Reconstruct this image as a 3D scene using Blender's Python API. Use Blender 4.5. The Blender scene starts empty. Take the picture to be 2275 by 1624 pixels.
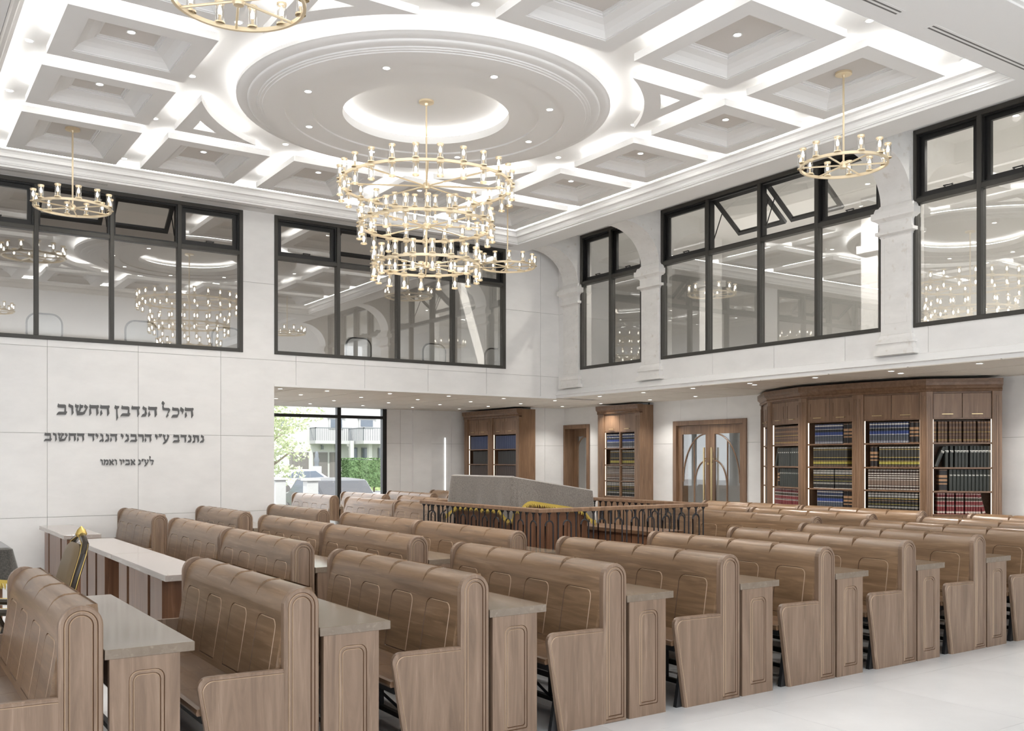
import bpy, bmesh, math, random
from mathutils import Vector, Matrix
D = bpy.data
SC = bpy.context.scene
C = SC.collection
RNG = random.Random(7)
PI = math.pi

# ------------------------------------------------------------------ camera
cam = D.cameras.new('camera'); co = D.objects.new('camera', cam); C.objects.link(co)
co.location = (0, 0, 1.7)
co.rotation_euler = (PI/2, 0, math.radians(56.03 - 90))
cam.sensor_width = 36; cam.lens = 2114/2275*36
cam.shift_y = (1020.5 - 812)/2275
cam.clip_end = 400
SC.camera = co

# ------------------------------------------------------------------ world, sun, exposure
w = D.worlds.new('world'); SC.world = w; w.use_nodes = True
bg = w.node_tree.nodes['Background']
bg.inputs[0].default_value = (0.93, 0.96, 1.0, 1)
bg.inputs[1].default_value = 1.35
sun = D.lights.new('sun', 'SUN'); sun.energy = 2.0; sun.angle = 0.01; sun.color = (1, .96, .9)
so = D.objects.new('sun', sun); C.objects.link(so)
so.rotation_euler = (math.radians(36), math.radians(-18), 0)
SC.view_settings.view_transform = 'Standard'
SC.view_settings.look = 'None'
SC.view_settings.gamma = 1
SC.view_settings.use_curve_mapping = False
SC.view_settings.exposure = 1.42
STRIP_E = 7.0      # cove strips on the coffers
BULB_E = 5.0       # candle bulbs
SPOT_W = 26.0      # ceiling downlights
LOWSPOT_W = 22.0   # downlights under the gallery
SHELF_E = 0.9      # shelf strips
SC.cycles.max_bounces = 10
SC.cycles.diffuse_bounces = 5
SC.cycles.glossy_bounces = 4
SC.cycles.transmission_bounces = 4
SC.cycles.transparent_max_bounces = 24
SC.cycles.caustics_reflective = False
SC.cycles.caustics_refractive = False
SC.cycles.sample_clamp_indirect = 4.0
SC.cycles.use_denoising = True

# ------------------------------------------------------------------ materials
def s2l(c):
    c = c/255.0
    return c/12.92 if c <= .04045 else ((c+.055)/1.055)**2.4
def rgb(r, g, b): return (s2l(r), s2l(g), s2l(b), 1)

def newmat(name):
    m = D.materials.new(name); m.use_nodes = True
    return m, m.node_tree.nodes, m.node_tree.links, m.node_tree.nodes['Principled BSDF']

def plain(name, col, rough=.5, metal=0.0, spec=.5):
    m, n, l, b = newmat(name)
    b.inputs['Base Color'].default_value = col
    b.inputs['Roughness'].default_value = rough
    b.inputs['Metallic'].default_value = metal
    b.inputs['Specular IOR Level'].default_value = spec
    return m

def ramp(n, stops, interp='LINEAR'):
    r = n.new('ShaderNodeValToRGB'); cr = r.color_ramp; cr.interpolation = interp
    while len(cr.elements) < len(stops): cr.elements.new(0.5)
    for e, (p, c) in zip(cr.elements, stops): e.position = p; e.color = c
    return r

def coords(n, l, scale, rand=True, kind='Object'):
    t = n.new('ShaderNodeTexCoord'); mp = n.new('ShaderNodeMapping')
    mp.inputs['Scale'].default_value = scale
    l.new(t.outputs[kind], mp.inputs['Vector'])
    if rand:
        oi = n.new('ShaderNodeObjectInfo'); mu = n.new('ShaderNodeMath'); mu.operation = 'MULTIPLY'
        mu.inputs[1].default_value = 37.0
        l.new(oi.outputs['Random'], mu.inputs[0]); l.new(mu.outputs[0], mp.inputs['Location'])
    return mp

def wood(name, dark, mid, light, axis, rough=.36, k=1.0):
    m, n, l, b = newmat(name)
    sc = [15*k, 15*k, 15*k]; sc[axis] = 1.1*k
    mp = coords(n, l, sc)
    t1 = n.new('ShaderNodeTexNoise'); t1.inputs['Scale'].default_value = 1.0
    t1.inputs['Detail'].default_value = 7; t1.inputs['Roughness'].default_value = .62; t1.inputs['Distortion'].default_value = .9
    l.new(mp.outputs[0], t1.inputs['Vector'])
    r1 = ramp(n, [(.30, dark), (.5, mid), (.70, light)])
    l.new(t1.outputs['Fac'], r1.inputs[0])
    # pale worn streaks that follow the grain
    sc2 = [44*k, 44*k, 44*k]; sc2[axis] = 3.0*k
    mp2 = coords(n, l, sc2)
    t2 = n.new('ShaderNodeTexNoise'); t2.inputs['Scale'].default_value = 1.0; t2.inputs['Detail'].default_value = 3
    l.new(mp2.outputs[0], t2.inputs['Vector'])
    r2 = ramp(n, [(.60, (0, 0, 0, 1)), (.78, (.55, .55, .55, 1))])
    l.new(t2.outputs['Fac'], r2.inputs[0])
    mx = n.new('ShaderNodeMix'); mx.data_type = 'RGBA'
    l.new(r2.outputs[0], mx.inputs[0]); l.new(r1.outputs[0], mx.inputs[6])
    mx.inputs[7].default_value = tuple(min(1, c*1.35+.03) for c in light[:3]) + (1,)
    l.new(mx.outputs[2], b.inputs['Base Color'])
    b.inputs['Roughness'].default_value = rough
    return m

def stone(name, base, var, scale, rough=.45, spots=None):
    m, n, l, b = newmat(name)
    mp = coords(n, l, (scale, scale, scale*2.2))
    t1 = n.new('ShaderNodeTexNoise'); t1.inputs['Scale'].default_value = 1.0
    t1.inputs['Detail'].default_value = 8; t1.inputs['Roughness'].default_value = .6
    l.new(mp.outputs[0], t1.inputs['Vector'])
    lo = tuple(c*(1-var) for c in base[:3]) + (1,)
    hi = tuple(min(1, c*(1+var*.5)) for c in base[:3]) + (1,)
    r1 = ramp(n, [(.3, lo), (.65, hi)])
    l.new(t1.outputs['Fac'], r1.inputs[0])
    out = r1.outputs[0]
    if spots:
        mp2 = coords(n, l, (scale*4, scale*4, scale*4))
        t2 = n.new('ShaderNodeTexNoise'); t2.inputs['Scale'].default_value = 1.0; t2.inputs['Detail'].default_value = 6
        l.new(mp2.outputs[0], t2.inputs['Vector'])
        r2 = ramp(n, [(.60, (0, 0, 0, 1)), (.74, (.5, .5, .5, 1))])
        l.new(t2.outputs['Fac'], r2.inputs[0])
        mx = n.new('ShaderNodeMix'); mx.data_type = 'RGBA'
        l.new(r2.outputs[0], mx.inputs[0]); l.new(out, mx.inputs[6]); mx.inputs[7].default_value = spots
        out = mx.outputs[2]
        bp = n.new('ShaderNodeBump'); bp.inputs['Strength'].default_value = .15; bp.inputs['Distance'].default_value = .01
        l.new(t2.outputs['Fac'], bp.inputs['Height']); l.new(bp.outputs[0], b.inputs['Normal'])
    l.new(out, b.inputs['Base Color'])
    b.inputs['Roughness'].default_value = rough
    return m

def emit(name, col, e):
    m, n, l, b = newmat(name)
    b.inputs['Base Color'].default_value = (0, 0, 0, 1)
    b.inputs['Emission Color'].default_value = col
    b.inputs['Emission Strength'].default_value = e
    return m

def glassy(name, f0, f1, tint, rough=0.0, power=3.0):
    """pane: clear with a mirror sheen that grows towards grazing"""
    m, n, l, b = newmat(name); n.remove(b)
    out = n['Material Output']
    tr = n.new('ShaderNodeBsdfTransparent'); tr.inputs[0].default_value = tint
    gl = n.new('ShaderNodeBsdfGlossy'); gl.inputs['Roughness'].default_value = rough
    lw = n.new('ShaderNodeLayerWeight'); lw.inputs[0].default_value = .5
    pw = n.new('ShaderNodeMath'); pw.operation = 'POWER'; pw.inputs[1].default_value = power
    l.new(lw.outputs['Facing'], pw.inputs[0])
    mr = n.new('ShaderNodeMapRange'); mr.inputs['To Min'].default_value = f0; mr.inputs['To Max'].default_value = f1
    l.new(pw.outputs[0], mr.inputs[0])
    mx = n.new('ShaderNodeMixShader')
    l.new(mr.outputs[0], mx.inputs[0]); l.new(tr.outputs[0], mx.inputs[1]); l.new(gl.outputs[0], mx.inputs[2])
    l.new(mx.outputs[0], out.inputs[0])
    return m

def velvet(name, a, bcol):
    m, n, l, b = newmat(name)
    mp = coords(n, l, (90, 90, 90), False)
    t1 = n.new('ShaderNodeTexNoise'); t1.inputs['Scale'].default_value = 1.0; t1.inputs['Detail'].default_value = 4
    l.new(mp.outputs[0], t1.inputs['Vector'])
    r1 = ramp(n, [(.35, a), (.65, bcol)]); l.new(t1.outputs['Fac'], r1.inputs[0])
    l.new(r1.outputs[0], b.inputs['Base Color'])
    b.inputs['Roughness'].default_value = .95
    b.inputs['Sheen Weight'].default_value = .5
    b.inputs['Sheen Roughness'].default_value = .4
    return m

def spine(name, base, bands, h=.29, rough=.45):
    """book cloth with flat printed bands across the spine (z from 0 to h of the book)"""
    m, n, l, b = newmat(name)
    t = n.new('ShaderNodeTexCoord'); sp = n.new('ShaderNodeSeparateXYZ')
    l.new(t.outputs['Object'], sp.inputs[0])
    mu = n.new('ShaderNodeMath'); mu.operation = 'MULTIPLY'; mu.inputs[1].default_value = 1/h
    l.new(sp.outputs['Z'], mu.inputs[0])
    stops = [(0, base)]
    for a, e, c in bands: stops += [(a, c), (e, base)]
    r = ramp(n, stops, 'CONSTANT'); l.new(mu.outputs[0], r.inputs[0])
    l.new(r.outputs[0], b.inputs['Base Color'])
    b.inputs['Roughness'].default_value = rough
    return m

W_D, W_M, W_L = rgb(108, 88, 71), rgb(127, 105, 87), rgb(144, 122, 103)
M = {}
M['wood_z'] = wood('pew wood upright grain', W_D, W_M, W_L, 2)
M['wood_y'] = wood('pew wood level grain', rgb(100, 78, 57), rgb(122, 97, 73), rgb(142, 116, 91), 1, .28)
M['wood_seat'] = wood('seat wood', rgb(92, 70, 52), rgb(110, 86, 65), rgb(124, 99, 77), 1, .28)
M['table'] = wood('table top wood', rgb(116, 103, 89), rgb(122, 109, 95), rgb(128, 115, 101), 1, .10)
M['table_pale'] = wood('pale lacquered top', rgb(160, 150, 143), rgb(166, 156, 149), rgb(171, 162, 155), 1, .10)
M['oak_z'] = wood('bookcase oak upright', rgb(110, 84, 62), rgb(127, 99, 76), rgb(141, 113, 89), 2, .35)
M['oak_y'] = wood('bookcase oak level', rgb(98, 73, 53), rgb(114, 87, 66), rgb(127, 99, 77), 0, .35)
M['walnut'] = wood('dark desk wood', rgb(96, 66, 48), rgb(116, 82, 60), rgb(132, 96, 72), 2, .32)
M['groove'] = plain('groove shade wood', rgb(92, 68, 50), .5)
M['bead'] = plain('groove worn highlight', rgb(190, 164, 138), .45)  # worn pale slope of the grooves, with a painted highlight
M['wall'] = stone('wall limestone', (.80, .79, .775, 1), .05, 2.0, .38)
M['pilaster'] = stone('pilaster travertine', (.80, .785, .76, 1), .07, 3.0, .55, (.56, .50, .42, 1))
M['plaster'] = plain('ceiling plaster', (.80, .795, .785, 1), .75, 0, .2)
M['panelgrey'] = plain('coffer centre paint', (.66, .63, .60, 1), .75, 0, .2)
M['soffit'] = plain('lower ceiling paint', (.66, .62, .56, 1), .8, 0, .2)
M['joint'] = plain('joint grey', (.42, .41, .39, 1), .9)  # mid grey backing that shows in the open joints
M['floor'] = stone('floor marble', (.74, .745, .75, 1), .08, 1.3, .28)
M['black'] = plain('black iron', (.012, .012, .013, 1), .45)
M['iron'] = plain('wrought iron', (.022, .022, .026, 1), .4, .3)
M['frame'] = plain('window frame bronze', (.052, .049, .043, 1), .42, .2)
M['sash'] = plain('window sash black', (.010, .010, .010, 1), .4)
M['gold'] = plain('brushed brass', (.84, .71, .50, 1), .35, .6)
M['goldtrim'] = plain('gilt edge', (.75, .55, .18, 1), .3, .9)
M['chrome'] = plain('steel handle', (.6, .58, .55, 1), .3, .9)
M['brassbar'] = plain('brass pull', (.62, .48, .26, 1), .3, .85)
M['pane'] = glassy('gallery window glass', .24, .75, (.97, .97, .96, 1))
M['streetpane'] = glassy('street window glass', .05, .5, (.96, .97, .97, 1))
M['tube'] = glassy('lamp glass', .12, .95, (.93, .92, .90, 1), .03, 1.5)
M['frost'] = plain('frosted door glass', (.74, .75, .75, 1), .25)
M['doorpane'] = glassy('door glass', .10, .6, (.95, .96, .96, 1))
M['bulb'] = emit('candle bulb glow', (1, .93, .82, 1), BULB_E)
M['strip'] = emit('cove strip glow', (1, .985, .955, 1), STRIP_E)
M['spotface'] = emit('downlight face glow', (1, .97, .92, 1), 6.0)
M['shelfled'] = emit('shelf strip glow', (1, .84, .66, 1), SHELF_E)
M['wallglow'] = emit('wall strip glow', (1, 1, 1, 1), 2.0)
M['velvet'] = velvet('grey velvet', rgb(98, 92, 86), rgb(128, 121, 113))
M['darkvelvet'] = velvet('charcoal velvet', rgb(58, 56, 52), rgb(84, 80, 74))
M['fringe'] = plain('yellow fringe', rgb(186, 160, 72), .7)
M['letter'] = plain('inscription grey', (.105, .105, .105, 1), .5)
M['leather'] = plain('olive leather', rgb(112, 95, 70), .45)
M['gilded'] = plain('dark carved wood', (.03, .022, .014, 1), .2)
M['grille'] = plain('diffuser slot', (.16, .155, .15, 1), .7)
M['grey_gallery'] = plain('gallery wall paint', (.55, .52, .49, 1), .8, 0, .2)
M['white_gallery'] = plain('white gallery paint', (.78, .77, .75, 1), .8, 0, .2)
M['chairwhite'] = plain('white chair shell', (.92, .92, .91, 1), .4)
M['vinyl'] = plain('dark chair rim', (.09, .085, .08, 1), .5)

# ------------------------------------------------------------------ mesh helpers
class MB:
    def __init__(s): s.v = []; s.f = []; s.m = []
    def add(s, vs, fs, m=0):
        o = len(s.v); s.v += [tuple(p) for p in vs]
        s.f += [tuple(i+o for i in f) for f in fs]; s.m += [m]*len(fs); return s
    def box(s, x0, x1, y0, y1, z0, z1, m=0):
        return s.add([(x0,y0,z0),(x1,y0,z0),(x1,y1,z0),(x0,y1,z0),(x0,y0,z1),(x1,y0,z1),(x1,y1,z1),(x0,y1,z1)],
                     [(3,2,1,0),(4,5,6,7),(0,1,5,4),(1,2,6,5),(2,3,7,6),(3,0,4,7)], m)
    def prism(s, poly, fn, t0, t1, m=0):
        """poly: 2-D outline; fn(a, b, t) -> 3-D"""
        k = len(poly)
        vs = [fn(a, b, t0) for a, b in poly] + [fn(a, b, t1) for a, b in poly]
        fs = [tuple(range(k-1, -1, -1)), tuple(range(k, 2*k))]
        fs += [(i, (i+1) % k, k+(i+1) % k, k+i) for i in range(k)]
        return s.add(vs, fs, m)
    def loops(s, L, cap0=False, cap1=False, closed=True, m=0, ms=None):
        """bridge equal-length loops of 3-D points"""
        k = len(L[0]); o = len(s.v)
        for lp in L: s.v += [tuple(p) for p in lp]
        for a in range(len(L)-1):
            for i in range(k if closed else k-1):
                j = (i+1) % k
                s.f.append((o+a*k+i, o+a*k+j, o+(a+1)*k+j, o+(a+1)*k+i)); s.m.append(ms[a] if ms else m)
        if cap0: s.f.append(tuple(o+i for i in range(k-1, -1, -1))); s.m.append(m)
        if cap1: s.f.append(tuple(o+(len(L)-1)*k+i for i in range(k))); s.m.append(m)
        return s
    def lathe(s, prof, c=(0,0,0), n=16, m=0, a0=0, a1=2*PI):
        full = abs(a1-a0-2*PI) < 1e-6
        L = []
        for r, z in prof:
            L.append([(c[0]+r*math.cos(a0+(a1-a0)*i/(n if full else n-1)), c[1]+r*math.sin(a0+(a1-a0)*i/(n if full else n-1)), c[2]+z) for i in range(n)])
        return s.loops(L, False, False, full, m)
    def tube(s, pts, r, n=8, closed=False, m=0, cap=True):
        P = [Vector(p) for p in pts]; L = []
        for i, p in enumerate(P):
            a = P[i-1] if (i or closed) else P[i]; b = P[(i+1) % len(P)] if (i < len(P)-1 or closed) else P[i]
            d = (b-a).normalized()
            u = d.cross(Vector((0,0,1)))
            if u.length < 1e-3: u = d.cross(Vector((1,0,0)))
            u.normalize(); w_ = u.cross(d)
            rr = r[i] if isinstance(r, (list, tuple)) else r
            L.append([tuple(p + rr*(math.cos(2*PI*j/n)*u + math.sin(2*PI*j/n)*w_)) for j in range(n)])
        if closed: L.append(L[0])
        return s.loops(L, cap and not closed, cap and not closed, True, m)
    def mesh(s, name, mats, smooth=False, bevel=0):
        me = D.meshes.new(name); me.from_pydata(s.v, [], s.f); me.update()
        if not isinstance(mats, (list, tuple)): mats = [mats]
        for q in mats: me.materials.append(M[q] if isinstance(q, str) else q)
        if len(mats) > 1: me.polygons.foreach_set('material_index', s.m)
        bm = bmesh.new(); bm.from_mesh(me)
        if bevel:
            bmesh.ops.remove_doubles(bm, verts=bm.verts, dist=1e-5)
            es = [e for e in bm.edges if len(e.link_faces) == 2 and e.calc_face_angle(0) > .6]
            bmesh.ops.bevel(bm, geom=es, offset=bevel, segments=1, affect='EDGES', profile=.5)
        bmesh.ops.recalc_face_normals(bm, faces=bm.faces)
        bm.to_mesh(me); bm.free()
        if smooth:
            me.polygons.foreach_set('use_smooth', [True]*len(me.polygons))
            me.set_sharp_from_angle(angle=math.radians(38))
        return me
    def obj(s, name, mats, parent=None, smooth=False, bevel=0, loc=None):
        return put(name, s.mesh(name, mats, smooth, bevel), parent, loc)

def put(name, me, parent=None, loc=None, rz=0):
    o = D.objects.new(name, me); C.objects.link(o)
    if parent: o.parent = parent
    if loc: o.location = loc
    if rz: o.rotation_euler = (0, 0, rz)
    return o
def thing(name, label, cat, loc=(0,0,0), rz=0, group=None):
    o = D.objects.new(name, None); C.objects.link(o); o.location = loc; o.rotation_euler = (0,0,rz)
    o.empty_display_size = .1
    return tag(o, label, cat, group)
def tag(o, label, cat, group=None):
    o['label'] = label; o['category'] = cat
    if group: o['group'] = group
    return o
def struct(o): o['kind'] = 'structure'; return o
def setting(name, loc=(0,0,0)):
    o = D.objects.new(name, None); C.objects.link(o); o.location = loc; o.empty_display_size = .1
    return struct(o)
def copy_tree(o, parent=None):
    c = o.copy(); C.objects.link(c)
    if parent: c.parent = parent
    for ch in [x for x in D.objects if x.parent is o] if o not in KIDS else KIDS[o]: copy_tree(ch, c)
    return c
KIDS = {}
def index_kids(root):
    KIDS[root] = list(root.children)
    for ch in KIDS[root]: index_kids(ch)
ORD = ['first','second','third','fourth','fifth','sixth','seventh','eighth','ninth','tenth','eleventh','twelfth','thirteenth','fourteenth','fifteenth','sixteenth','seventeenth']

def rrect(x0, x1, y0, y1, rt, rb, k=5):
    """rounded rectangle outline, counter-clockwise, 4*k points, top radius rt, bottom radius rb"""
    P = []
    for cx, cy, a, r in ((x1-rb, y0+rb, -PI/2, rb), (x1-rt, y1-rt, 0, rt), (x0+rt, y1-rt, PI/2, rt), (x0+rb, y0+rb, PI, rb)):
        for i in range(k):
            t = a + PI/2*i/(k-1); P.append((cx+r*math.cos(t), cy+r*math.sin(t)))
    return P
def arch(x0, x1, z0, zt, k=14):
    """outline with a half-round head, counter-clockwise"""
    r = (x1-x0)/2; cx = (x0+x1)/2; zc = zt-r
    P = [(x0, z0), (x1, z0)]
    for i in range(k+1):
        t = PI*i/k; P.append((cx+r*math.cos(t), zc+r*math.sin(t)))
    return P

def grooved(mb, outer, ins, fn, d=.006, m_groove=None):
    """fill outline `outer` facing fn's t=0 side; ins: list of (outline_a, outline_b) groove rings cut d deep"""
    L = [[fn(a, b, 0) for a, b in outer]]; ms = []
    for A, B in ins:
        mid = [((a[0]+b[0])/2, (a[1]+b[1])/2) for a, b in zip(A, B)]
        L.append([fn(a, b, 0) for a, b in A]); ms.append(0)
        L.append([fn(a, b, d) for a, b in mid]); ms.append(m_groove or 0)
        L.append([fn(a, b, 0) for a, b in B]); ms.append((m_groove+1) if m_groove else 0)
    mb.loops(L, False, True, True, 0, ms)

# ------------------------------------------------------------------ tiled walls
def cells(a0, a1, cuts):
    c = sorted(set([a0, a1] + [x for x in cuts if a0 < x < a1])); return list(zip(c[:-1], c[1:]))
def tiled_wall(name, fn, u0, u1, v0, v1, uj, vj, holes, thick, mat='wall', piece='panel', gap=.0025):
    """fn(u, v, t): t=0 is the face, t>0 goes into the wall. holes: (u0,u1,v0,v1)."""
    root = setting(name)
    uc = [h[0] for h in holes]+[h[1] for h in holes]; vc = [h[2] for h in holes]+[h[3] for h in holes]
    def inhole(a, b): return any(h[0]-1e-6 < a < h[1]+1e-6 and h[2]-1e-6 < b < h[3]+1e-6 for h in holes)
    back = MB()
    for a, b in cells(u0, u1, uc):
        for c, d in cells(v0, v1, vc):
            if inhole((a+b)/2, (c+d)/2): continue
            back.add(*boxpts(fn, a, b, c, d, .012, thick))
    k = back.obj('wall_core', 'joint', root)
    for a, b in cells(u0, u1, uj):
        for c, d in cells(v0, v1, vj):
            mb = MB()
            for a2, b2 in cells(a, b, uc):
                for c2, d2 in cells(c, d, vc):
                    if inhole((a2+b2)/2, (c2+d2)/2): continue
                    ga = gap if a2 == a and a > u0 else 0; gb = gap if b2 == b and b < u1 else 0
                    gc = gap if c2 == c and c > v0 else 0; gd = gap if d2 == d and d < v1 else 0
                    mb.add(*boxpts(fn, a2+ga, b2-gb, c2+gc, d2-gd, 0, .012))
            if mb.v: mb.obj(piece, mat, root)
    return root
def boxpts(fn, a, b, c, d, t0, t1):
    vs = [fn(a,c,t0),fn(b,c,t0),fn(b,d,t0),fn(a,d,t0),fn(a,c,t1),fn(b,c,t1),fn(b,d,t1),fn(a,d,t1)]
    return vs, [(3,2,1,0),(4,5,6,7),(0,1,5,4),(1,2,6,5),(2,3,7,6),(3,0,4,7)]

# ------------------------------------------------------------------ setting
YL, XR, ZS, ZC = 14.25, 10.65, 5.486, 5.75     # text wall, arcade wall, border soffit, tray ceiling
ZL = 2.83                                       # lower ceiling
XB, YB = 12.85, 19.3                            # lower back walls

# floor: big marble tiles
fl = setting('floor')
MB().box(-6, 17, -6, 20, -.2, -.012).obj('screed', 'joint', fl)
T = 1.2
tile = MB().box(.0015, T-.0015, .0015, T-.0015, -.012, 0).mesh('tile', 'floor')
for i in range(-5, 12):
    for j in range(-5, 17):
        if i*T+.26 > XB+.3: continue
        put('tile', tile, fl, (i*T+.26, j*T-.35, 0))

# wall with the inscription (faces -y)
LW = lambda u, v, t: (u, YL+t, v)
UJ = [1.987-1.178*2+1.178*i for i in range(12)]
VJ = [.914, 2.058, 3.232, 4.40]
WIN1 = (-3.7, 4.68, 3.325, 5.47); WIN2 = (5.17, 9.463, 3.325, 5.47)
OPEN = (5.168, XR+.03, -.02, 2.85)
tiled_wall('wall_left', LW, -5.2, XR+.02, 0, 5.9, UJ, VJ, [WIN1, WIN2, OPEN], .25)
mb = MB().box(5.168, XR-.06, YL-.006, YL+.02, 2.828, 2.862); struct(mb.obj('trim_1', 'plaster'))
# arcade wall over the gallery edge (faces -x)
RW = lambda u, v, t: (XR+t, u, v)
WINR = [(11.92, 13.59, 3.32, 5.745), (7.39, 11.485, 3.32, 5.745), (3.53, 6.975, 3.32, 5.745)]
tiled_wall('wall_right', RW, -4, YL, 2.86, 5.9, [13.9-1.19*i for i in range(16)], [4.4], WINR, .25)
mb = MB()
prof = [(0, 3.0), (-.035, 2.985), (-.045, 2.955), (-.06, 2.92), (-.075, 2.90), (-.078, 2.895), (-.055, 2.885), (-.055, 2.842), (.2, 2.842), (.2, 3.0)]
mb.prism([(a, b) for a, b in prof], lambda a, b, t: (XR+a, t, b), -4, YL-.001)
struct(mb.obj('trim_2', 'plaster'))

# lower ceiling: panels with recessed joints, in an L round the hall
cl = setting('ceiling_lower')
gx = [4.65, 5.65, 6.82, 7.99, 9.16, 10.33, 11.47, 12.66, 13.3]
gy = [-4+.02, -2.36, -1.19, -.02, 1.15, 2.32, 3.49, 4.66, 5.83, 7.0, 8.17, 9.34, 10.51, 11.68, 12.85, 14.02, 15.19, 16.36, 17.53, 18.7, 19.5]
mb = MB(); mb.box(XR+.21, 13.5, -4, YL, 2.8465, 2.95); mb.box(4.65, 13.5, YL+.03, 19.6, 2.846, 2.95); mb.obj('ceiling_core', 'joint', cl)
for a, b in zip(gx[:-1], gx[1:]):
    for c, d in zip(gy[:-1], gy[1:]):
        x0, y0 = a, c
        if d <= YL and b <= XR: continue
        if d <= YL: x0 = max(a, XR-.066)
        elif b <= XR-.05: y0 = max(c, YL+.01)
        if c < YL < d and x0 < XR-.05: y0 = YL+.01
        MB().box(x0+.012, b-.012, y0+.012, d-.012, ZL, 2.8461).obj('panel', 'soffit', cl)

# lower back walls
HB = [14.25+1.3*i for i in range(5)]
BW = lambda u, v, t: (u, YB+t, v)
WINB = (4.9, 9.6, .25, 2.83)
tiled_wall('wall_back', BW, 4.4, 12.0, 0, ZL, [9.95, 10.7, 11.3], [.90, 2.06], [WINB], .3)
mb = MB().box(10.25, 10.72, YB-.07, YB+.01, 0, ZL-.002); struct(mb.obj('trim_3', 'wall'))
# wall behind the two-bay bookcase and the return beside the door
tiled_wall('wall_return', lambda u, v, t: (11.93+t, u, v), 17.29, YB, 0, ZL, [], [.90, 2.0], [], .3)
tiled_wall('wall_jog', lambda u, v, t: (u, 16.98+t, v), 11.93, XB+.1, 0, ZL, [12.31], [.90, 2.0], [], .3)
DOOR1 = (16.10, 17.0, -.01, 2.44); DOOR2 = (11.66, 13.46, -.01, 2.41)
tiled_wall('wall_lower_right', lambda u, v, t: (XB+t, u, v), -4, 16.98, 0, ZL, [13.3-1.19*i for i in range(14)]+[14.49, 15.68], [.85, 2.0], [DOOR1, DOOR2], .3)
mb = MB().box(XB-.006, XB+.001, 14.17, 14.2, 0, ZL-.002); struct(mb.obj('trim_4', 'sash'))
mb = MB().box(XB-.02, XB+.001, 14.2, 14.215, 0, ZL-.002); struct(mb.obj('trim_5', 'chrome'))
mb = MB().box(4.35, 4.6, YL+.25, YB, 0, ZL); struct(mb.obj('wall_side', 'wall'))
# passage behind the glazed doors
mb = MB().box(14.6, 14.7, 10.5, 18.2, 0, 2.6).box(13.16, 14.7, 10.4, 10.5, 0, 2.6).box(13.16, 14.7, 18.2, 18.3, 0, 2.6); struct(mb.obj('wall_passage', 'wall'))
mb = MB().box(13.16, 14.7, 10.4, 18.3, 2.6, 2.7); struct(mb.obj('ceiling_passage', 'plaster'))
mb = MB().box(13.14, 14.7, 10.4, 18.3, -.05, 0.0); struct(mb.obj('floor_passage', 'floor'))
mb = MB().box(14.55, 14.6, 11.0, 12.4, 0, 1.4); struct(mb.obj('trim_6', 'pilaster'))
# far ends of the hall behind the camera: white wall with wide openings on the ark side
mb = MB()
mb.box(-5.4, -5.2, -4, 14.5, 0, .9).box(-5.4, -5.2, -4, 14.5, 5.0, 6.1)
for a, b in ((-4, -2.6), (1.0, 2.2), (5.8, 7.0), (10.6, 14.5)): mb.box(-5.4, -5.2, a, b, .9, 5.0)
struct(mb.obj('wall_front', 'wall'))
mb = MB()
mb.box(-5.4, 13.2, -4.2, -4, 0, .6).box(-5.4, 13.2, -4.2, -4, 4.9, 6.1)
for a in (-5.4, -1.2, 3.0, 7.2, 10.6): mb.box(a, a+.9, -4.2, -4, .6, 4.9)
mb.box(10.6, 13.2, -4.2, -4, .6, 4.9)
struct(mb.obj('wall_near', 'wall'))
# carved wooden surround of the ark on that side (shows as brown in the panes)
mb = MB()
for i in range(6): mb.box(-5.19, -5.05, 7.1+.58*i, 7.62+.58*i, 0, 4.6)
mb.box(-5.2, -4.95, 7.0, 10.6, 4.6, 4.9).box(-5.2, -4.98, 7.0, 10.6, 0, .25)
struct(mb.obj('trim_7', 'walnut'))

# border soffit round the tray and the tray ceiling
X0, X1, Y0, Y1 = .955, 9.47, 5.06, 13.87
ce = setting('ceiling')
mb = MB()
mb.box(-5.2, X0, -4, YL, ZS, ZS+.12).box(X1, 9.905, -4, YL, ZS, ZS+.12)
mb.box(X0, X1, Y1, YL, ZS, ZS+.12).box(X0, X1, 4.23, Y0, ZS, ZS+.12)
mb.obj('soffit', 'plaster', ce)
mb = MB().box(X0, X1, -4, 4.19, ZS+.09, ZS+.2).box(X0, X1, 4.19, 4.23, ZS+.02, ZS+.2).box(9.905, XR+.01, -4, YL, 5.748, 5.86)
mb.box(9.905, 9.94, -4, YL, ZS+.02, 5.76)
mb.obj('raised_soffit', 'plaster', ce)
MB().box(X0-.1, X1+.1, Y0-.1, Y1+.1, ZC, ZC+.1).obj('tray', 'plaster', ce)
# stepped cornice round the tray: steps lean inward as they rise
def sweep(prof):
    L = []
    for e, z in prof: L.append([(X0+e, Y0+e, z), (X1-e, Y0+e, z), (X1-e, Y1-e, z), (X0+e, Y1-e, z)])
    return L
prof = [(.004, ZS-.002), (.004, ZS+.022), (.022, ZS+.03), (.022, ZS+.04), (.03, ZS+.046), (.036, ZS+.075), (.055, ZS+.10), (.09, ZS+.112), (.09, ZS+.122), (.096, ZS+.15), (.115, ZS+.175), (.15, ZS+.188), (.15, ZS+.205), (.05, ZS+.205), (.0, ZS+.215), (-.05, ZC)]
L = sweep(prof); mb = MB().loops(L); mb.obj('cornice', 'plaster', ce)
mb = MB(); mb.loops(sweep([(.125, ZS+.208), (.06, ZS+.208), (.06, ZS+.222), (.125, ZS+.222), (.125, ZS+.208)])); mb.obj('light_strip', 'strip', ce)

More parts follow.
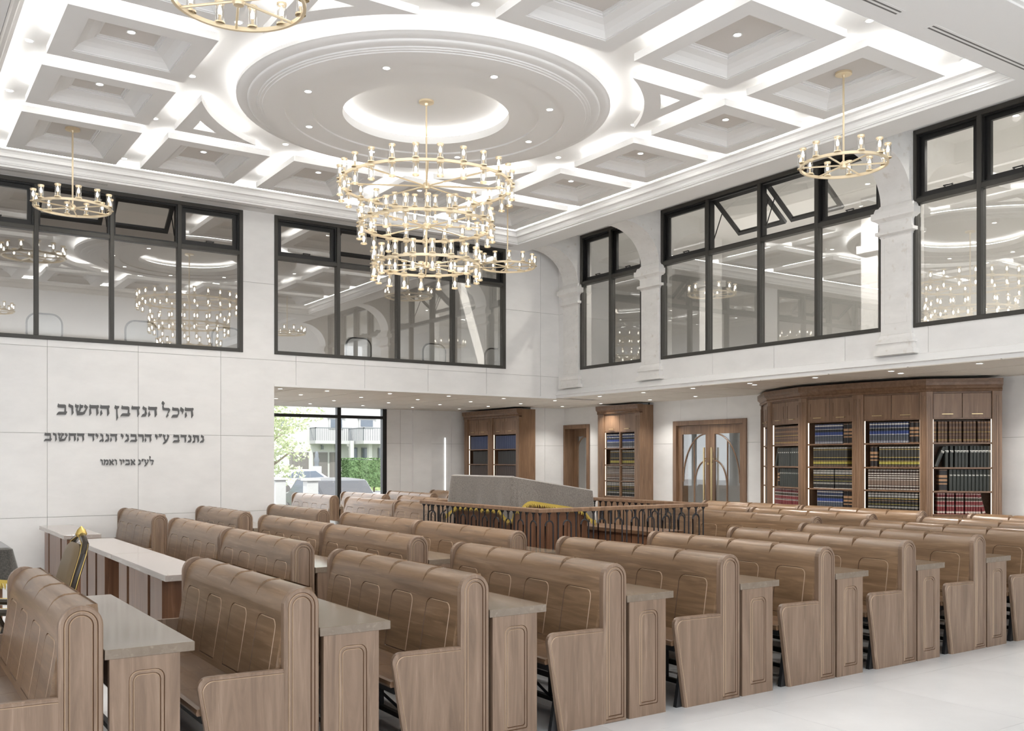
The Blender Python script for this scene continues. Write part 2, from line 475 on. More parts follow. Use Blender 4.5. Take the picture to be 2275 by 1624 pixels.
# coffers
CX = [(1.395, 2.683), (2.985, 4.25), (4.572, 5.858), (6.185, 7.463), (7.772, 9.052)]
CY = [(5.55, 7.045), (7.355, 8.545), (8.857, 10.052), (10.357, 11.556), (11.87, 13.352)]
ZB = 5.59
def coffer(x0, x1, y0, y1):
    root = D.objects.new('coffer', None); C.objects.link(root); root.parent = ce; root.location = ((x0+x1)/2, (y0+y1)/2, ZB)
    a, b = (x1-x0)/2, (y1-y0)/2
    R = lambda e, z: [(-a+e, -b+e, z), (a-e, -b+e, z), (a-e, b-e, z), (-a+e, b-e, z)]
    L = [R(.40, .15), R(.33, .125), R(.25, .1), R(.19, .077), R(0, .075), R(0, 0), R(.19, 0), R(.19, .008), R(.203, .008), R(.203, .018), R(.215, .03), R(.245, .06), R(.29, .088), R(.36, .108), R(.36, .118), R(.375, .118), R(.375, .135), R(.395, .135), R(.395, .142)]
    MB().loops(L).obj('coffer_frame', 'plaster', root)
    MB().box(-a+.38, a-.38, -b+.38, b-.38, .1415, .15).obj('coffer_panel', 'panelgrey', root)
    # cove strip lying on the slab, short of its corners
    s = MB(); g = .22; o = .028
    s.box(-a+g, a-g, -b+o, -b+o+.03, .0755, .088).box(-a+g, a-g, b-o-.03, b-o, .0755, .088)
    s.box(-a+o, -a+o+.03, -b+g, b-g, .0755, .088).box(a-o-.03, a-o, -b+g, b-g, .0755, .088)
    s.obj('light_strip', 'strip', root)
    # hangers up to the tray
    h = MB()
    for sx in (-1, 1):
        for sy in (-1, 1): h.box(sx*(a-.3)-.01, sx*(a-.3)+.01, sy*(b-.3)-.01, sy*(b-.3)+.01, .1, ZC-ZB)
    h.obj('hanger', 'plaster', root)
    return root
for i, (x0, x1) in enumerate(CX):
    for j, (y0, y1) in enumerate(CY):
        if i in (0, 4) or j in (0, 4): coffer(x0, x1, y0, y1)

# big round moulding
CC = (5.21, 9.465)
ring = D.objects.new('round_moulding', None); C.objects.link(ring); ring.parent = ce; ring.location = (CC[0], CC[1], 0)
prof = [(1.98, 5.665), (2.07, 5.665), (2.07, 5.625), (2.055, 5.622), (2.04, 5.612), (2.0, 5.602), (1.955, 5.598), (1.95, 5.585), (1.94, 5.578), (1.90, 5.572), (1.855, 5.570), (1.85, 5.558), (1.83, 5.556), (1.825, 5.548), (1.80, 5.546), (1.795, 5.538), (1.77, 5.536),
        (1.56, 5.536), (1.56, 5.556), (1.27, 5.556), (1.27, 5.575), (.935, 5.575), (.935, 5.665), (.96, 5.665)]
MB().lathe(prof, (0,0,0), 96).obj('moulded_ring', 'plaster', ring, True)
MB().lathe([(2.03, 5.668), (1.995, 5.668), (1.995, 5.68), (2.03, 5.68), (2.03, 5.668)], (0,0,0), 96).obj('light_strip', 'strip', ring)
MB().lathe([(.975, 5.668), (1.01, 5.668), (1.01, 5.68), (.975, 5.68), (.975, 5.668)], (0,0,0), 64).obj('light_strip', 'strip', ring)
# four spandrel coffers with a hollow curved side
def spandrel(sx, sy):
    root = D.objects.new('spandrel_coffer', None); C.objects.link(root); root.parent = ce; root.location = (CC[0], CC[1], ZB)
    ax = sx*(CC[0]-2.985) if sx < 0 else 7.463-CC[0]; ay = (CC[1]-7.36) if sy < 0 else (11.556-CC[1])
    ax = 2.235; cor = Vector((sx*ax, sy*ay))
    def outline(e, Rr):
        # corner inset e, hollow arc radius Rr about the centre
        cx, cy = ax-e, ay-e
        t0 = math.acos(min(1, cx/Rr)) if cx < Rr else 0; t1 = math.asin(min(1, cy/Rr))
        P = [(cx, cy)]
        n = 14
        for i in range(n+1):
            t = t1 + (t0-t1)*i/n
            P.append((Rr*math.cos(t), Rr*math.sin(t)))
        return [(sx*p[0], sy*p[1]) for p in P]
    o1, o2 = outline(0, 2.44), outline(.17, 2.62)
    Z = lambda P, z: [(p[0], p[1], z) for p in P]
    MB().loops([Z(o1, .075), Z(o1, 0), Z(o2, 0), Z(o2, .075), Z(o1, .075)]).obj('coffer_frame', 'plaster', root)
    mb = MB(); k = outline(.05, 2.50); k2 = outline(.08, 2.53)
    mb.loops([Z(k, .077), Z(k2, .077), Z(k2, .088), Z(k, .088), Z(k, .077)]); mb.obj('light_strip', 'strip', root)
for sx in (-1, 1):
    for sy in (-1, 1): spandrel(sx, sy)

# ------------------------------------------------------------------ gallery windows
def gallery_window(name, fn, u0, u1, z0, z1, muls, zt, open_panes, sash_dir=1):
    """fn(u, t, z); t>0 = behind the wall face. muls: mullion centres. zt: transom centre."""
    root = setting(name)
    def bx(mb, a, b, t0, t1, c, d): mb.add(*boxpts(lambda u, z, t: fn(u, t, z), a, b, c, d, t0, t1))
    fw = .055
    for part, (a, b, c, d) in (('jamb', (u0, u0+fw, z0, z1)), ('jamb', (u1-fw, u1, z0, z1)), ('sill', (u0+fw, u1-fw, z0, z0+fw)), ('head', (u0+fw, u1-fw, z1-fw, z1))):
        mb = MB(); bx(mb, a, b, -.012, .10, c, d); mb.obj(part, 'frame', root, bevel=.003)
    for m_ in muls:
        mb = MB(); bx(mb, m_-fw/2, m_+fw/2, -.008, .10, z0+fw, z1-fw); mb.obj('mullion', 'frame', root, bevel=.003)
    edges = [u0+fw-fw/2] + list(muls) + [u1-fw+fw/2]
    for i in range(len(edges)-1):
        a, b = edges[i]+fw/2, edges[i+1]-fw/2
        mb = MB(); bx(mb, a, b, -.004, .10, zt-.03, zt+.03); mb.obj('transom', 'frame', root, bevel=.003)
        mb = MB(); bx(mb, a+.001, b-.001, .045, .052, z0+fw, zt-.03); mb.obj('pane', 'pane', root)
        # sash: fixed rebate frame, then the sash itself
        c, d = zt+.03, z1-fw
        mb = MB(); t0, t1 = .02, .115; rw = .022
        bx(mb, a, a+rw, t0, t1, c, d); bx(mb, b-rw, b, t0, t1, c, d); bx(mb, a+rw, b-rw, t0, t1, c, c+rw); bx(mb, a+rw, b-rw, t0, t1, d-rw, d)
        mb.obj('rebate', 'sash', root)
        s = D.objects.new('sash', None); C.objects.link(s); s.parent = root
        w2, h2 = (b-a)/2-rw, d-c-2*rw
        sw = .055
        # sash is modelled about its top hinge, then tipped away from the hall
        ang = math.radians(52) if i in open_panes else 0.0
        um, zh = (a+b)/2, d-rw
        def sf(u, t, z):   # local: u across, t depth, z down from the hinge
            ca, sa = math.cos(ang), math.sin(ang)
            return fn(um+u, .06 + t*ca + z*sa, zh + t*sa - z*ca)
        def sb(mb, a_, b_, tt0, tt1, c_, d_): mb.add(*boxpts(lambda u, z, t: sf(u, t, z), a_, b_, c_, d_, tt0, tt1))
        mb = MB()
        sb(mb, -w2, -w2+sw, 0, .05, 0, h2); sb(mb, w2-sw, w2, 0, .05, 0, h2); sb(mb, -w2+sw, w2-sw, 0, .05, 0, sw); sb(mb, -w2+sw, w2-sw, 0, .05, h2-sw, h2)
        mb.obj('sash_frame', 'sash', s)
        mb = MB(); sb(mb, -w2+sw, w2-sw, .022, .028, sw, h2-sw); mb.obj('pane', 'pane', s)
        if i in open_panes:
            for sx in (-1, 1):
                mb = MB(); p = sf(sx*(w2-.01), .02, h2*.35); q = fn(um+sx*(w2+.0), .10, zh-h2*.80)
                mb.tube([p, q], .008, 6); mb.obj('stay', 'sash', s)
        else:
            mb = MB(); sb(mb, -.06, .06, -.018, -.008, h2-sw-.02, h2-sw-.006); sb(mb, -.055, -.043, -.01, .01, h2-sw-.02, h2-sw); sb(mb, .043, .055, -.01, .01, h2-sw-.02, h2-sw)
            mb.obj('handle', 'sash', s)
    return root
FL = lambda u, t, z: (u, YL+t, z)
FR = lambda u, t, z: (XR+t, u, z)
gallery_window('window_1', FL, -1.9, 4.68, 3.325, 5.478, [-.96, -.02, .912, 1.855, 2.815, 3.742], 4.828, (4, 5))
gallery_window('window_2', FL, 5.17, 9.463, 3.325, 5.478, [6.236, 7.319, 8.382], 4.828, (1, 2))
gallery_window('window_3', FR, 11.92, 13.59, 3.32, 5.742, [12.76], 4.872, ())
gallery_window('window_4', FR, 7.39, 11.485, 3.32, 5.742, [8.41, 9.42, 10.45], 4.872, (1, 2))
gallery_window('window_5', FR, 3.53, 6.975, 3.32, 5.742, [4.4, 5.27, 6.12], 4.872, ())
mb = MB().box(-3.7, -1.9, YL, YL+.1, 3.325, 5.47); struct(mb.obj('trim_8', 'wall'))

# gallery rooms behind the panes
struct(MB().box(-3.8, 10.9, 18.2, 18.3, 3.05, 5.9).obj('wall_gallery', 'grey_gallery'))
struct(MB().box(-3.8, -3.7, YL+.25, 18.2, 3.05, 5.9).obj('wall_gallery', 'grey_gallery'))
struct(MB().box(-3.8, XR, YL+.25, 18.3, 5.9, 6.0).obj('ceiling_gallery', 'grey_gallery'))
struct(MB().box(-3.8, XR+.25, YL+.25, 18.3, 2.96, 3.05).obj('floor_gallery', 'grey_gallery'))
struct(MB().box(15.2, 15.3, -4, 18.3, 3.05, 5.9).obj('wall_gallery', 'white_gallery'))
struct(MB().box(10.9, 15.2, 18.2, 18.3, 3.05, 5.9).obj('wall_gallery', 'white_gallery'))
struct(MB().box(XR+.25, 15.3, -4, 18.3, 5.9, 6.0).obj('ceiling_gallery', 'white_gallery'))
struct(MB().box(XR+.25, 15.3, -4, 18.3, 2.96, 3.05).obj('floor_gallery', 'white_gallery'))
G = setting('column_5')
for y in (5.2, 9.4, 13.0):
    mb = MB().box(13.2, 13.5, y-.15, y+.15, 3.05, 5.9); mb.box(13.15, 13.55, y-.2, y+.2, 5.0, 5.12); mb.obj('gallery_column', 'wall', G)

# pilasters with capitals and quarter-arch brackets on the arcade wall
def pilaster(n, y0, y1, last):
    root = setting('column_%d' % n)
    xf = XR-.045
    MB().box(xf, XR+.01, y0, y1, 3.26, 4.50).box(xf-.004, xf, y0+.06, y1-.06, 3.4, 4.40).obj('shaft', 'pilaster', root, bevel=.004)
    def course(e0, e1, z0, z1, k=3):
        """moulded course: overhang e0 at z0 to e1 at z1"""
        L = []
        for i in range(k+1):
            t = i/k; e = e0+(e1-e0)*(1-math.cos(t*PI/2)); z = z0+(z1-z0)*t
            L.append([(xf-e, y0-e, z), (xf-e, y1+e, z), (XR+.01, y1+e, z), (XR+.01, y0-e, z)])
        return MB().loops(L, True, True)
    cap = course(0, .015, 4.48, 4.50)
    for a in ((.05, .05, 4.525, 4.565), (.015, .015, 4.565, 4.66), (.015, .085, 4.66, 4.72), (.085, .085, 4.72, 4.80), (.06, .045, 4.80, 4.86), (.02, .0, 4.86, 4.90), (0, .05, 4.50, 4.525)):
        b = course(*a); cap.add(b.v, b.f)
    cap.obj('capital', 'pilaster', root)
    base = MB()
    for a in ((.02, .0, 3.2, 3.26), (.05, .05, 3.15, 3.2), (.03, .03, 3.07, 3.15), (.065, .065, 3.005, 3.07)):
        b = course(*a); base.add(b.v, b.f)
    base.obj('plinth', 'pilaster', root)
    # bracket: solid between the hollow quarter round and the wall/ceiling
    P = [(XR+.005, 4.88), (XR+.005, 5.748), (9.942, 5.748), (9.942, ZS+.02), (9.905, ZS-.001)]
    k = 18
    for i in range(k+1):
        t = PI/2*(1-i/k); P.append((9.905+(xf-9.905)*math.cos(t), 4.88+(ZS-.002-4.88)*math.sin(t)))
    mb = MB().prism(P, lambda a, b, t: (a, t, b), y0, y1); mb.obj('bracket', 'pilaster', root)
pilaster(1, 13.60, 14.05, False); pilaster(2, 11.47, 11.905, False); pilaster(3, 6.955, 7.385, False); pilaster(4, 3.05, 3.48, False)

# street window of the lower room
root = setting('window_6')
for nm, b in (('mullion', (8.41, 8.50)), ('jamb', (9.50, 9.6)), ('mullion', (6.55, 6.64)), ('jamb', (4.9, 5.0))):
    MB().box(b[0], b[1], YB-.02, YB+.09, .25, ZL-.001).obj(nm, 'sash', root)
for a, b in ((5.0, 6.55), (6.64, 8.41), (8.50, 9.50)):
    MB().box(a, b, YB-.015, YB+.085, 2.60, 2.665).obj('transom', 'sash', root)
    MB().box(a, b, YB+.03, YB+.04, .30, 2.60).obj('pane', 'streetpane', root)
    MB().box(a, b, YB+.03, YB+.04, 2.665, ZL-.001).obj('pane', 'streetpane', root)
MB().box(5.0, 9.5, YB-.02, YB+.09, .25, .30).obj('sill', 'sash', root)
MB().box(9.6, 9.606, YB-.3, YB, 0.25, ZL-.001)
t = MB().box(11.11, 11.125, YB-.012, YB-.001, .3, 2.2).obj('wall_white_strip', 'wallglow')  # thin white emissive strip on the wall face
tag(t, 'slim upright white glowing strip on the pale wall beyond the bimah', 'glowing strip')

# doors
def glazed_leaf(root, fn, w, h, full, half):
    """leaf in local u (0..w), t, z with glazing bars; half: 0 single arch, +1/-1 the half of a pair that curves to u=0 or u=w"""
    lf = D.objects.new('leaf', None); C.objects.link(lf); lf.parent = root
    st, tp, bt = .11, .16, .22
    def bx(mb, a, b, c, d, t0=0, t1=.045): mb.add(*boxpts(fn, a, b, c, d, t0, t1))
    mb = MB(); bx(mb, 0, st, 0, h); bx(mb, w-st, w, 0, h); bx(mb, st, w-st, h-tp, h); bx(mb, st, w-st, 0, bt); mb.obj('leaf_frame', 'oak_z', lf)
    mb = MB(); bx(mb, st, w-st, bt, h-tp, .018, .026); mb.obj('pane', 'doorpane', lf)
    a, b, z1 = st, w-st, h-tp
    bars = MB()
    def bar(pts): bars.tube([fn(u, z, .014) for u, z in pts], .013, 6)
    if half == 0:
        r = (b-a)/2; bars.tube([fn((a+b)/2+r*math.cos(PI-PI*i/14)*.97, z1-r+r*math.sin(PI*i/14)-.01, .014) for i in range(15)], .016, 6)
        bar([(a+.012, bt), (a+.012, z1-r)]); bar([(b-.012, bt), (b-.012, z1-r)])
    else:
        g = (lambda u: a+u) if half < 0 else (lambda u: b-u)   # u measured from the outer stile
        W = b-a
        bar([(g(W-(W-.0)*math.cos(PI/2*i/12)*.98), z1-.90+.9*math.sin(PI/2*i/12)) for i in range(13)])
        bar([(g(W*.5), bt), (g(W*.5), z1-.9+.9*math.sqrt(1-.25))])
        bar([(g(W-W*.48*math.cos(PI/2*i/12)), z1-.98+.48*math.sin(PI/2*i/12)) for i in range(13)])
        bar([(g(W*.52), bt), (g(W*.52), z1-.98)])
    bars.obj('glazing_bar', 'oak_z', lf)
    return lf
def casing(root, y0, y1, h, d0, d1):
    for nm, b in (('casing', (y0, y0+.09, 0, h)), ('casing', (y1-.09, y1, 0, h)), ('casing', (y0+.09, y1-.09, h-.09, h))):
        MB().box(XB-.03, XB+.30, b[0], b[1], b[2], b[3]).obj(nm, 'oak_z', root, bevel=.004)
d1 = setting('door_1'); casing(d1, 16.07, 17.03, 2.46, 0, .3)
lf = glazed_leaf(d1, lambda u, z, t: (XB+.25+t, 16.94-u, z), .78, 2.37, True, 0)
MB().box(XB+.2, XB+.235, 16.18, 16.205, .9, 1.7).box(XB+.235, XB+.255, 16.183, 16.203, 1.0, 1.02).box(XB+.235, XB+.255, 16.183, 16.203, 1.58, 1.6).obj('handle', 'brassbar', lf)
d2 = setting('door_2'); casing(d2, 11.63, 13.485, 2.43, 0, .3)
l1 = glazed_leaf(d2, lambda u, z, t: (XB+.03+t, 13.395-u, z), .834, 2.335, True, -1)
l2 = glazed_leaf(d2, lambda u, z, t: (XB+.03+t, 12.554-u, z), .834, 2.335, True, 1)
for lf, y in ((l1, 12.65), (l2, 12.46)):
    MB().box(XB-.045, XB-.02, y-.013, y+.013, .55, 1.92).box(XB-.02, XB+.032, y-.01, y+.01, .7, .72).box(XB-.02, XB+.032, y-.01, y+.01, 1.70, 1.72).obj('handle', 'brassbar', lf)
    MB().lathe([(0, 0), (.022, 0), (.022, .006), (0, .006)], (0,0,0), 12).obj('lock_plate', 'brassbar', lf).matrix_local = Matrix.Translation((XB+.03, y+(.045 if y < 12.55 else -.045), 1.62)) @ Matrix.Rotation(-PI/2, 4, 'Y')

# ------------------------------------------------------------------ lettering on the wall (cut letters, hung from one line each)
GL = {
'b': [[(.14,1.03),(.21,.945),(.68,.94),(.77,.89),(.79,.82),(.79,.36),(.89,.29),(.76,.04),(.15,.04),(0,0),(.07,.16),(.14,.25),(.21,.30),(.64,.30),(.68,.64),(.14,.67),(.08,.76)]],
'v': [[(.055,1.04),(.125,.97),(.40,.86),(.40,.43),(.44,.24),(.28,0),(.26,.65),(.03,.74),(0,.85)]],
'sh': [[(.055,1.04),(.125,.945),(.33,.93),(.31,.73),(.21,.62),(.22,.5),(.28,.37),(.36,.5),(.39,.66),(.40,.85),(.43,1.04),(.5,.945),(.71,.93),(.65,.69),(.5,.625),(.486,.486),(.417,.32),(.69,.32),(.93,.61),(.78,.79),(.86,1.01),(1.11,.79),(.81,.125),(.64,.055),(.18,0),(.1,.51),(.15,.65),(.03,.74),(0,.85)]],
'ch': [[(.055,1.03),(.125,.96),(.67,.96),(.71,.985),(.83,.945),(.82,.78),(.75,.68),(.805,.25),(.625,0),(.58,.67),(.14,.67),(.19,.22),(.02,0),(.01,.55),(.06,.68),(0,.78)]],
'h': [[(.055,1.03),(.125,.96),(.67,.96),(.71,.985),(.83,.945),(.81,.78),(.75,.68),(.805,.25),(.625,0),(.60,.67),(.06,.67),(0,.78)], [(.11,.57),(.21,.22),(.03,0),(.02,.36)]],
'nf': [[(.07,1.03),(.14,.96),(.42,.94),(.39,.78),(.26,.65),(.27,.3),(.32,-.1),(.18,-.4),(.155,.64),(.03,.7),(0,.8)]],
'd': [[(.05,1.03),(.11,.95),(.58,.95),(.63,.975),(.75,.93),(.72,.75),(.65,.67),(.70,.25),(.54,0),(.51,.67),(.03,.68),(0,.8)]],
'n': [[(.21,1.03),(.29,.93),(.51,.83),(.49,.55),(.54,.33),(.42,.06),(.15,.05),(0,0),(.14,.25),(.24,.31),(.33,.33),(.375,.6),(.15,.73),(.14,.84)]],
'l': [[(.1,1.55),(.28,1.34),(.17,1.11),(.18,.96),(.24,.91),(.65,.9),(.78,.79),(.765,.65),(.58,.35),(.62,.22),(.6,.15),(.43,0),(.4,.1),(.49,.29),(.62,.61),(.6,.66),(.125,.68),(.07,.79),(.07,1.04),(.11,1.17),(0,1.3),(.01,1.4)]],
'k': [[(.14,1.02),(.21,.94),(.64,.93),(.72,.82),(.75,.68),(.74,.375),(.57,.04),(.125,.03),(0,0),(.125,.24),(.21,.29),(.57,.31),(.65,.4),(.65,.54),(.61,.66),(.125,.68),(.09,.79)]],
'y': [[(.055,1.03),(.33,.82),(.32,.65),(.18,.33),(.19,.55),(.014,.69),(0,.84)]],
't': [[(.13,1.02),(.2,.94),(.78,.93),(.86,.8),(.82,.65),(.87,.25),(.69,0),(.65,.67),(.37,.67),(.36,.15),(.26,.03),(0,0),(.1,.2),(.21,.27),(.22,.67),(.1,.7),(.07,.85)]],
'a': [[(.05,1.03),(.12,.93),(.32,.9),(.30,.73),(.22,.66),(.34,.28),(.46,.42),(.62,.66),(.50,.76),(.56,1.02),(.80,.84),(.74,.68),(.55,.2),(.3,-.1),(0,-.22),(.08,0),(.24,.14),(.09,.66),(0,.78)]],
'r': [[(.05,1.03),(.11,.95),(.55,.94),(.68,.82),(.66,.5),(.70,.25),(.54,0),(.51,.6),(.49,.67),(.03,.68),(0,.8)]],
'g': [[(.18,1.03),(.25,.94),(.46,.85),(.45,.45),(.52,.15),(.43,0),(.36,.02),(.33,.2),(.15,.03),(0,0),(.06,.18),(.2,.28),(.34,.36),(.33,.62),(.14,.72),(.12,.86)]],
'al': [[(.06,1.02),(.2,.92),(.86,.12),(.76,0),(.6,.08),(0,.80)], [(.60,1.02),(.82,.84),(.78,.66),(.58,.47),(.48,.58),(.62,.72),(.55,.85)], [(.20,.70),(.34,.5),(.26,.4),(.26,.22),(.32,.05),(.04,0),(.08,.2),(.14,.5)]],
'm': [[(.1,1.02),(.2,.92),(.27,.8),(.4,.93),(.72,.93),(.85,.75),(.83,.3),(.73,.03),(.42,.03),(.44,.31),(.66,.31),(.68,.62),(.62,.68),(.44,.68),(.31,.55),(.18,.1),(0,0),(.02,.15),(.16,.6),(.1,.75),(.04,.85)]],
'q': [[(0,.63),(.12,1.06),(.24,1.0),(.06,.62)], [(.2,.63),(.32,1.06),(.44,1.0),(.26,.62)]],
}
def glyph_mesh(key, h, depth, mat):
    mb = MB()
    for poly in GL[key]: mb.prism([(a*h, b*h) for a, b in poly], lambda a, b, t: (a, t, b), -depth, 0)
    me = mb.mesh('letter', mat)
    bm = bmesh.new(); bm.from_mesh(me)
    bmesh.ops.triangulate(bm, faces=[f for f in bm.faces if len(f.verts) > 4], ngon_method='EAR_CLIP'); bm.to_mesh(me); bm.free()
    return me
GCACHE = {}
def line_of_letters(words_, x0, x1, zb, h, label):
    """words in reading order, first letter at the +x end"""
    gap, sp = .10, .42
    total = 0; seq = []
    for wi, wd in enumerate(words_):
        for k in wd:
            wdt = max(p[0] for q in GL[k] for p in q); seq.append((k, wdt)); total += wdt+gap
        total += sp-gap; seq.append(None)
    total -= sp
    s = (x1-x0)/total
    root = thing('wall_inscription', label, 'lettering', ((x0+x1)/2, YL, zb))
    x = x1
    for it in seq:
        if it is None: x -= (sp-gap)*s; continue
        k, wdt = it; x -= wdt*s
        key = (k, round(h, 4))
        if key not in GCACHE: GCACHE[key] = glyph_mesh(k, h, .015, 'letter')
        o = put('letter', GCACHE[key], root, (x-(x0+x1)/2, -.0005, 0)); o.scale = (s/h, 1, 1)
        x -= gap*s
w_hchshvb = ['h','ch','sh','v','b']
line_of_letters([['h','y','k','l'], ['h','n','d','b','nf'], w_hchshvb], 2.10, 3.94, 2.306, .155, 'top line of dark grey Hebrew letters on the pale stone wall, the largest')
line_of_letters([['n','t','n','d','b'], ['a','q','y'], ['h','r','b','n','y'], ['h','n','g','y','d'], w_hchshvb], 1.943, 4.094, 1.945, .117, 'middle and longest line of dark Hebrew letters on the stone wall')
line_of_letters([['l','a','q','n'], ['al','b','y','v'], ['v','al','m','v']], 2.66, 3.375, 1.617, .086, 'short bottom line of small dark Hebrew letters on the stone wall')

# ------------------------------------------------------------------ pews and study tables
PL = 1.96
def make_pew():
    root = D.objects.new('pew', None); C.objects.link(root); root.empty_display_size = .1
    W, H, TH = .192, 1.027, .045
    def post(sgn):
        mb = MB()
        f = (lambda a, b, t: (a, t, b)) if sgn > 0 else (lambda a, b, t: (a, TH-t, b))
        o = lambda d: arch(-W+d, -d, d if d else 0, H-d)
        oc = arch(-W, 0, 0, H)
        # chamfered edge, then two routed grooves
        L = [[f(a, b, TH) for a, b in oc], [f(a, b, .006) for a, b in oc], [f(a, b, 0) for a, b in o(.006)]]
        ms = [0, 0]
        for A, B, d in ((.021, .029, .006), (.041, .049, .007)):
            L += [[f(a, b, 0) for a, b in o(A)], [f(a, b, d) for a, b in o((A+B)/2)], [f(a, b, 0) for a, b in o(B)]]; ms += [0, 1, 2]
        mb.loops(L, True, True, True, 0, ms)
        return mb.mesh('end_panel', ['wood_z', 'groove', 'bead'])
    put('end_panel', post(1), root, (0, 0, 0)); put('end_panel', post(-1), root, (0, PL-TH, 0))
    # lower arm panel
    P = [(-.19, 0), (-.19, .616)]
    for i in range(7):
        t = PI/2+ (PI/2+.12)*i/6; P.append((-.576+.052*math.cos(t), .570+.052*math.sin(t)))
    P += [(-.532, 0)]
    mb = MB()
    ins = lambda d: [( a+(d if a < -.4 else -0*d), b-(d if b > .5 else 0)) for a, b in P]
    L = [[(a, .034, b) for a, b in P], [(a, .007, b) for a, b in P], [(a, 0, b) for a, b in ins(.008)]]
    L += [[(a, 0, b) for a, b in ins(.018)], [(a, .004, b) for a, b in ins(.021)], [(a, 0, b) for a, b in ins(.024)]]
    mb.loops(L, True, True, True, 0, [0, 0, 0, 1, 2])
    am = mb.mesh('arm_panel', ['wood_z', 'groove', 'bead'])
    put('arm_panel', am, root, (0, .005, 0))
    mb2 = MB(); mb2.v = [(x, .034-y, z) for x, y, z in mb.v]; mb2.f = mb.f; mb2.m = mb.m
    put('arm_panel', mb2.mesh('arm_panel', ['wood_z', 'groove', 'bead']), root, (0, PL-.039, 0))
    # four seats and four backs
    n = 4; ya, yb = .046, PL-.046; sw = (yb-ya)/n
    se = MB(); P = [(-.235, .455), (-.40, .448), (-.60, .462), (-.622, .458), (-.628, .44), (-.622, .425), (-.235, .425)]
    se.prism(P, lambda a, b, t: (a, t, b), .001, sw-.001); sm = se.mesh('seat', 'wood_seat')
    mb = MB(); e = 0.0
    P0, P1 = Vector((-.250, 0, .44)), Vector((-.176, 0, .90)); S = (P1-P0).length; dr = (P1-P0)/S; nr = Vector((dr.z, 0, -dr.x))
    def fn(y, s, t): p = P0+dr*s+nr*t; return (p.x, y, p.z)
    out = rrect(e, sw-e, 0, S, .0006, .0006)
    px, qx = sw*.185, sw*.815
    A, B = rrect(px, qx, .05, S-.045, .055, .012), rrect(px+.008, qx-.008, .058, S-.053, .048, .006)
    grooved(mb, out, [(A, B)], fn, .007, 1)
    # rounded head with shoulders that leave a V between neighbours
    pts = [(-.176, .90, e), (-.168, .935, e), (-.156, .962, .005), (-.138, .988, .013), (-.113, 1.008, .024), (-.084, 1.018, .030), (-.035, 1.020, .032), (-.012, 1.012, .032)]
    k = 6
    L = []
    for x, z, q in pts: L.append([(x, q+(sw-2*q)*j/(k-1), z) for j in range(k)])
    mb.loops(L, closed=False)
    # sides and back
    side = [(fn(0, 0, 0)[0], .44, e)] + pts
    for sg in (0, 1):
        L = [[(x, (q if sg == 0 else sw-q), z), (-.012 if i else -.05, (q if sg == 0 else sw-q), z)] for i, (x, z, q) in enumerate(side)]
        mb.loops(L, closed=False)
    L = [[(-.05 if i == 0 else -.012, q, z), (-.05 if i == 0 else -.012, sw-q, z)] for i, (x, z, q) in enumerate(side)]
    mb.loops(L, closed=False)
    whole = MB()
    for i in range(n): whole.v += [(x, y+i*sw, z) for x, y, z in mb.v]; whole.f += [tuple(q+i*len(mb.v) for q in f_) for f_ in mb.f]; whole.m += mb.m
    bk = whole.mesh('backrest', ['wood_y', 'groove', 'bead'], True)
    put('backrest', bk, root, (0, ya, 0))
    for i in range(n):
        put('seat', sm, root, (0, ya+i*sw, 0))
    mb = MB().box(-.10, -.03, ya, yb, .44, 1.0); mb.obj('back_core', 'wood_y', root)
    # iron underframe
    mb = MB()
    mb.box(-.60, -.56, .05, PL-.05, .385, .425).box(-.25, -.21, .05, PL-.05, .385, .425).box(-.24, -.21, .05, PL-.05, .05, .08)
    for i in range(5):
        y = .07+(PL-.14)*i/4
        mb.box(-.56, -.25, y-.015, y+.015, .395, .425)
        if 0 < i < 4: mb.tube([(-.56, y, .395), (-.225, y, .07)], .010, 6); mb.box(-.24, -.21, y-.015, y+.015, .08, .395)
    mb.obj('underframe', 'black', root)
    ft = MB().prism([(-.615, 0), (-.56, 0), (-.53, .26), (-.56, .30)], lambda a, b, t: (a, t, b), 0, .03).mesh('foot', 'black')
    put('foot', ft, root, (.03, .040, 0)); put('foot', ft, root, (.03, PL-.07, 0))
    index_kids(root)
    return root
def make_table():
    root = D.objects.new('study_table', None); C.objects.link(root); root.empty_display_size = .1
    MB().box(.006, .418, 0, PL, .764, .81).obj('table_top', 'table', root, bevel=.002)
    def leg(sgn):
        mb = MB(); TH = .045; x0, x1, H = .027, .348, .764
        f = (lambda a, b, t: (a, t, b)) if sgn > 0 else (lambda a, b, t: (a, TH-t, b))
        full = rrect(x0, x1, 0, H, .0005, .0005)
        L = [[f(a, b, TH) for a, b in full], [f(a, b, 0) for a, b in full]]; ms = [0]
        for d, g in ((0, 0), (.018, .0)):
            A = rrect(x0+.085+d, x1-.07-d, .072+d, .700-d, .045-d*.6, .012); B = rrect(x0+.092+d, x1-.077-d, .079+d, .693-d, .039-d*.6, .010)
            mid = [((a[0]+b[0])/2, (a[1]+b[1])/2) for a, b in zip(A, B)]
            L += [[f(a, b, 0) for a, b in A], [f(a, b, .006) for a, b in mid], [f(a, b, 0) for a, b in B]]; ms += [0, 1, 2]
        mb.loops(L, True, True, True, 0, ms); return mb.mesh('leg', ['wood_z', 'groove', 'bead'])
    put('leg', leg(1), root, (0, .004, 0)); put('leg', leg(-1), root, (0, PL-.049, 0))
    MB().box(.06, .32, .049, PL-.049, .60, .62).obj('book_shelf', 'wood_y', root)
    MB().box(.05, .07, .049, PL-.049, .60, .764).obj('apron', 'wood_y', root)
    MB().box(.03, .06, .05, PL-.05, .10, .14).box(.22, .25, .05, PL-.05, .16, .19).obj('foot_rail', 'black', root)
    index_kids(root)
    return root
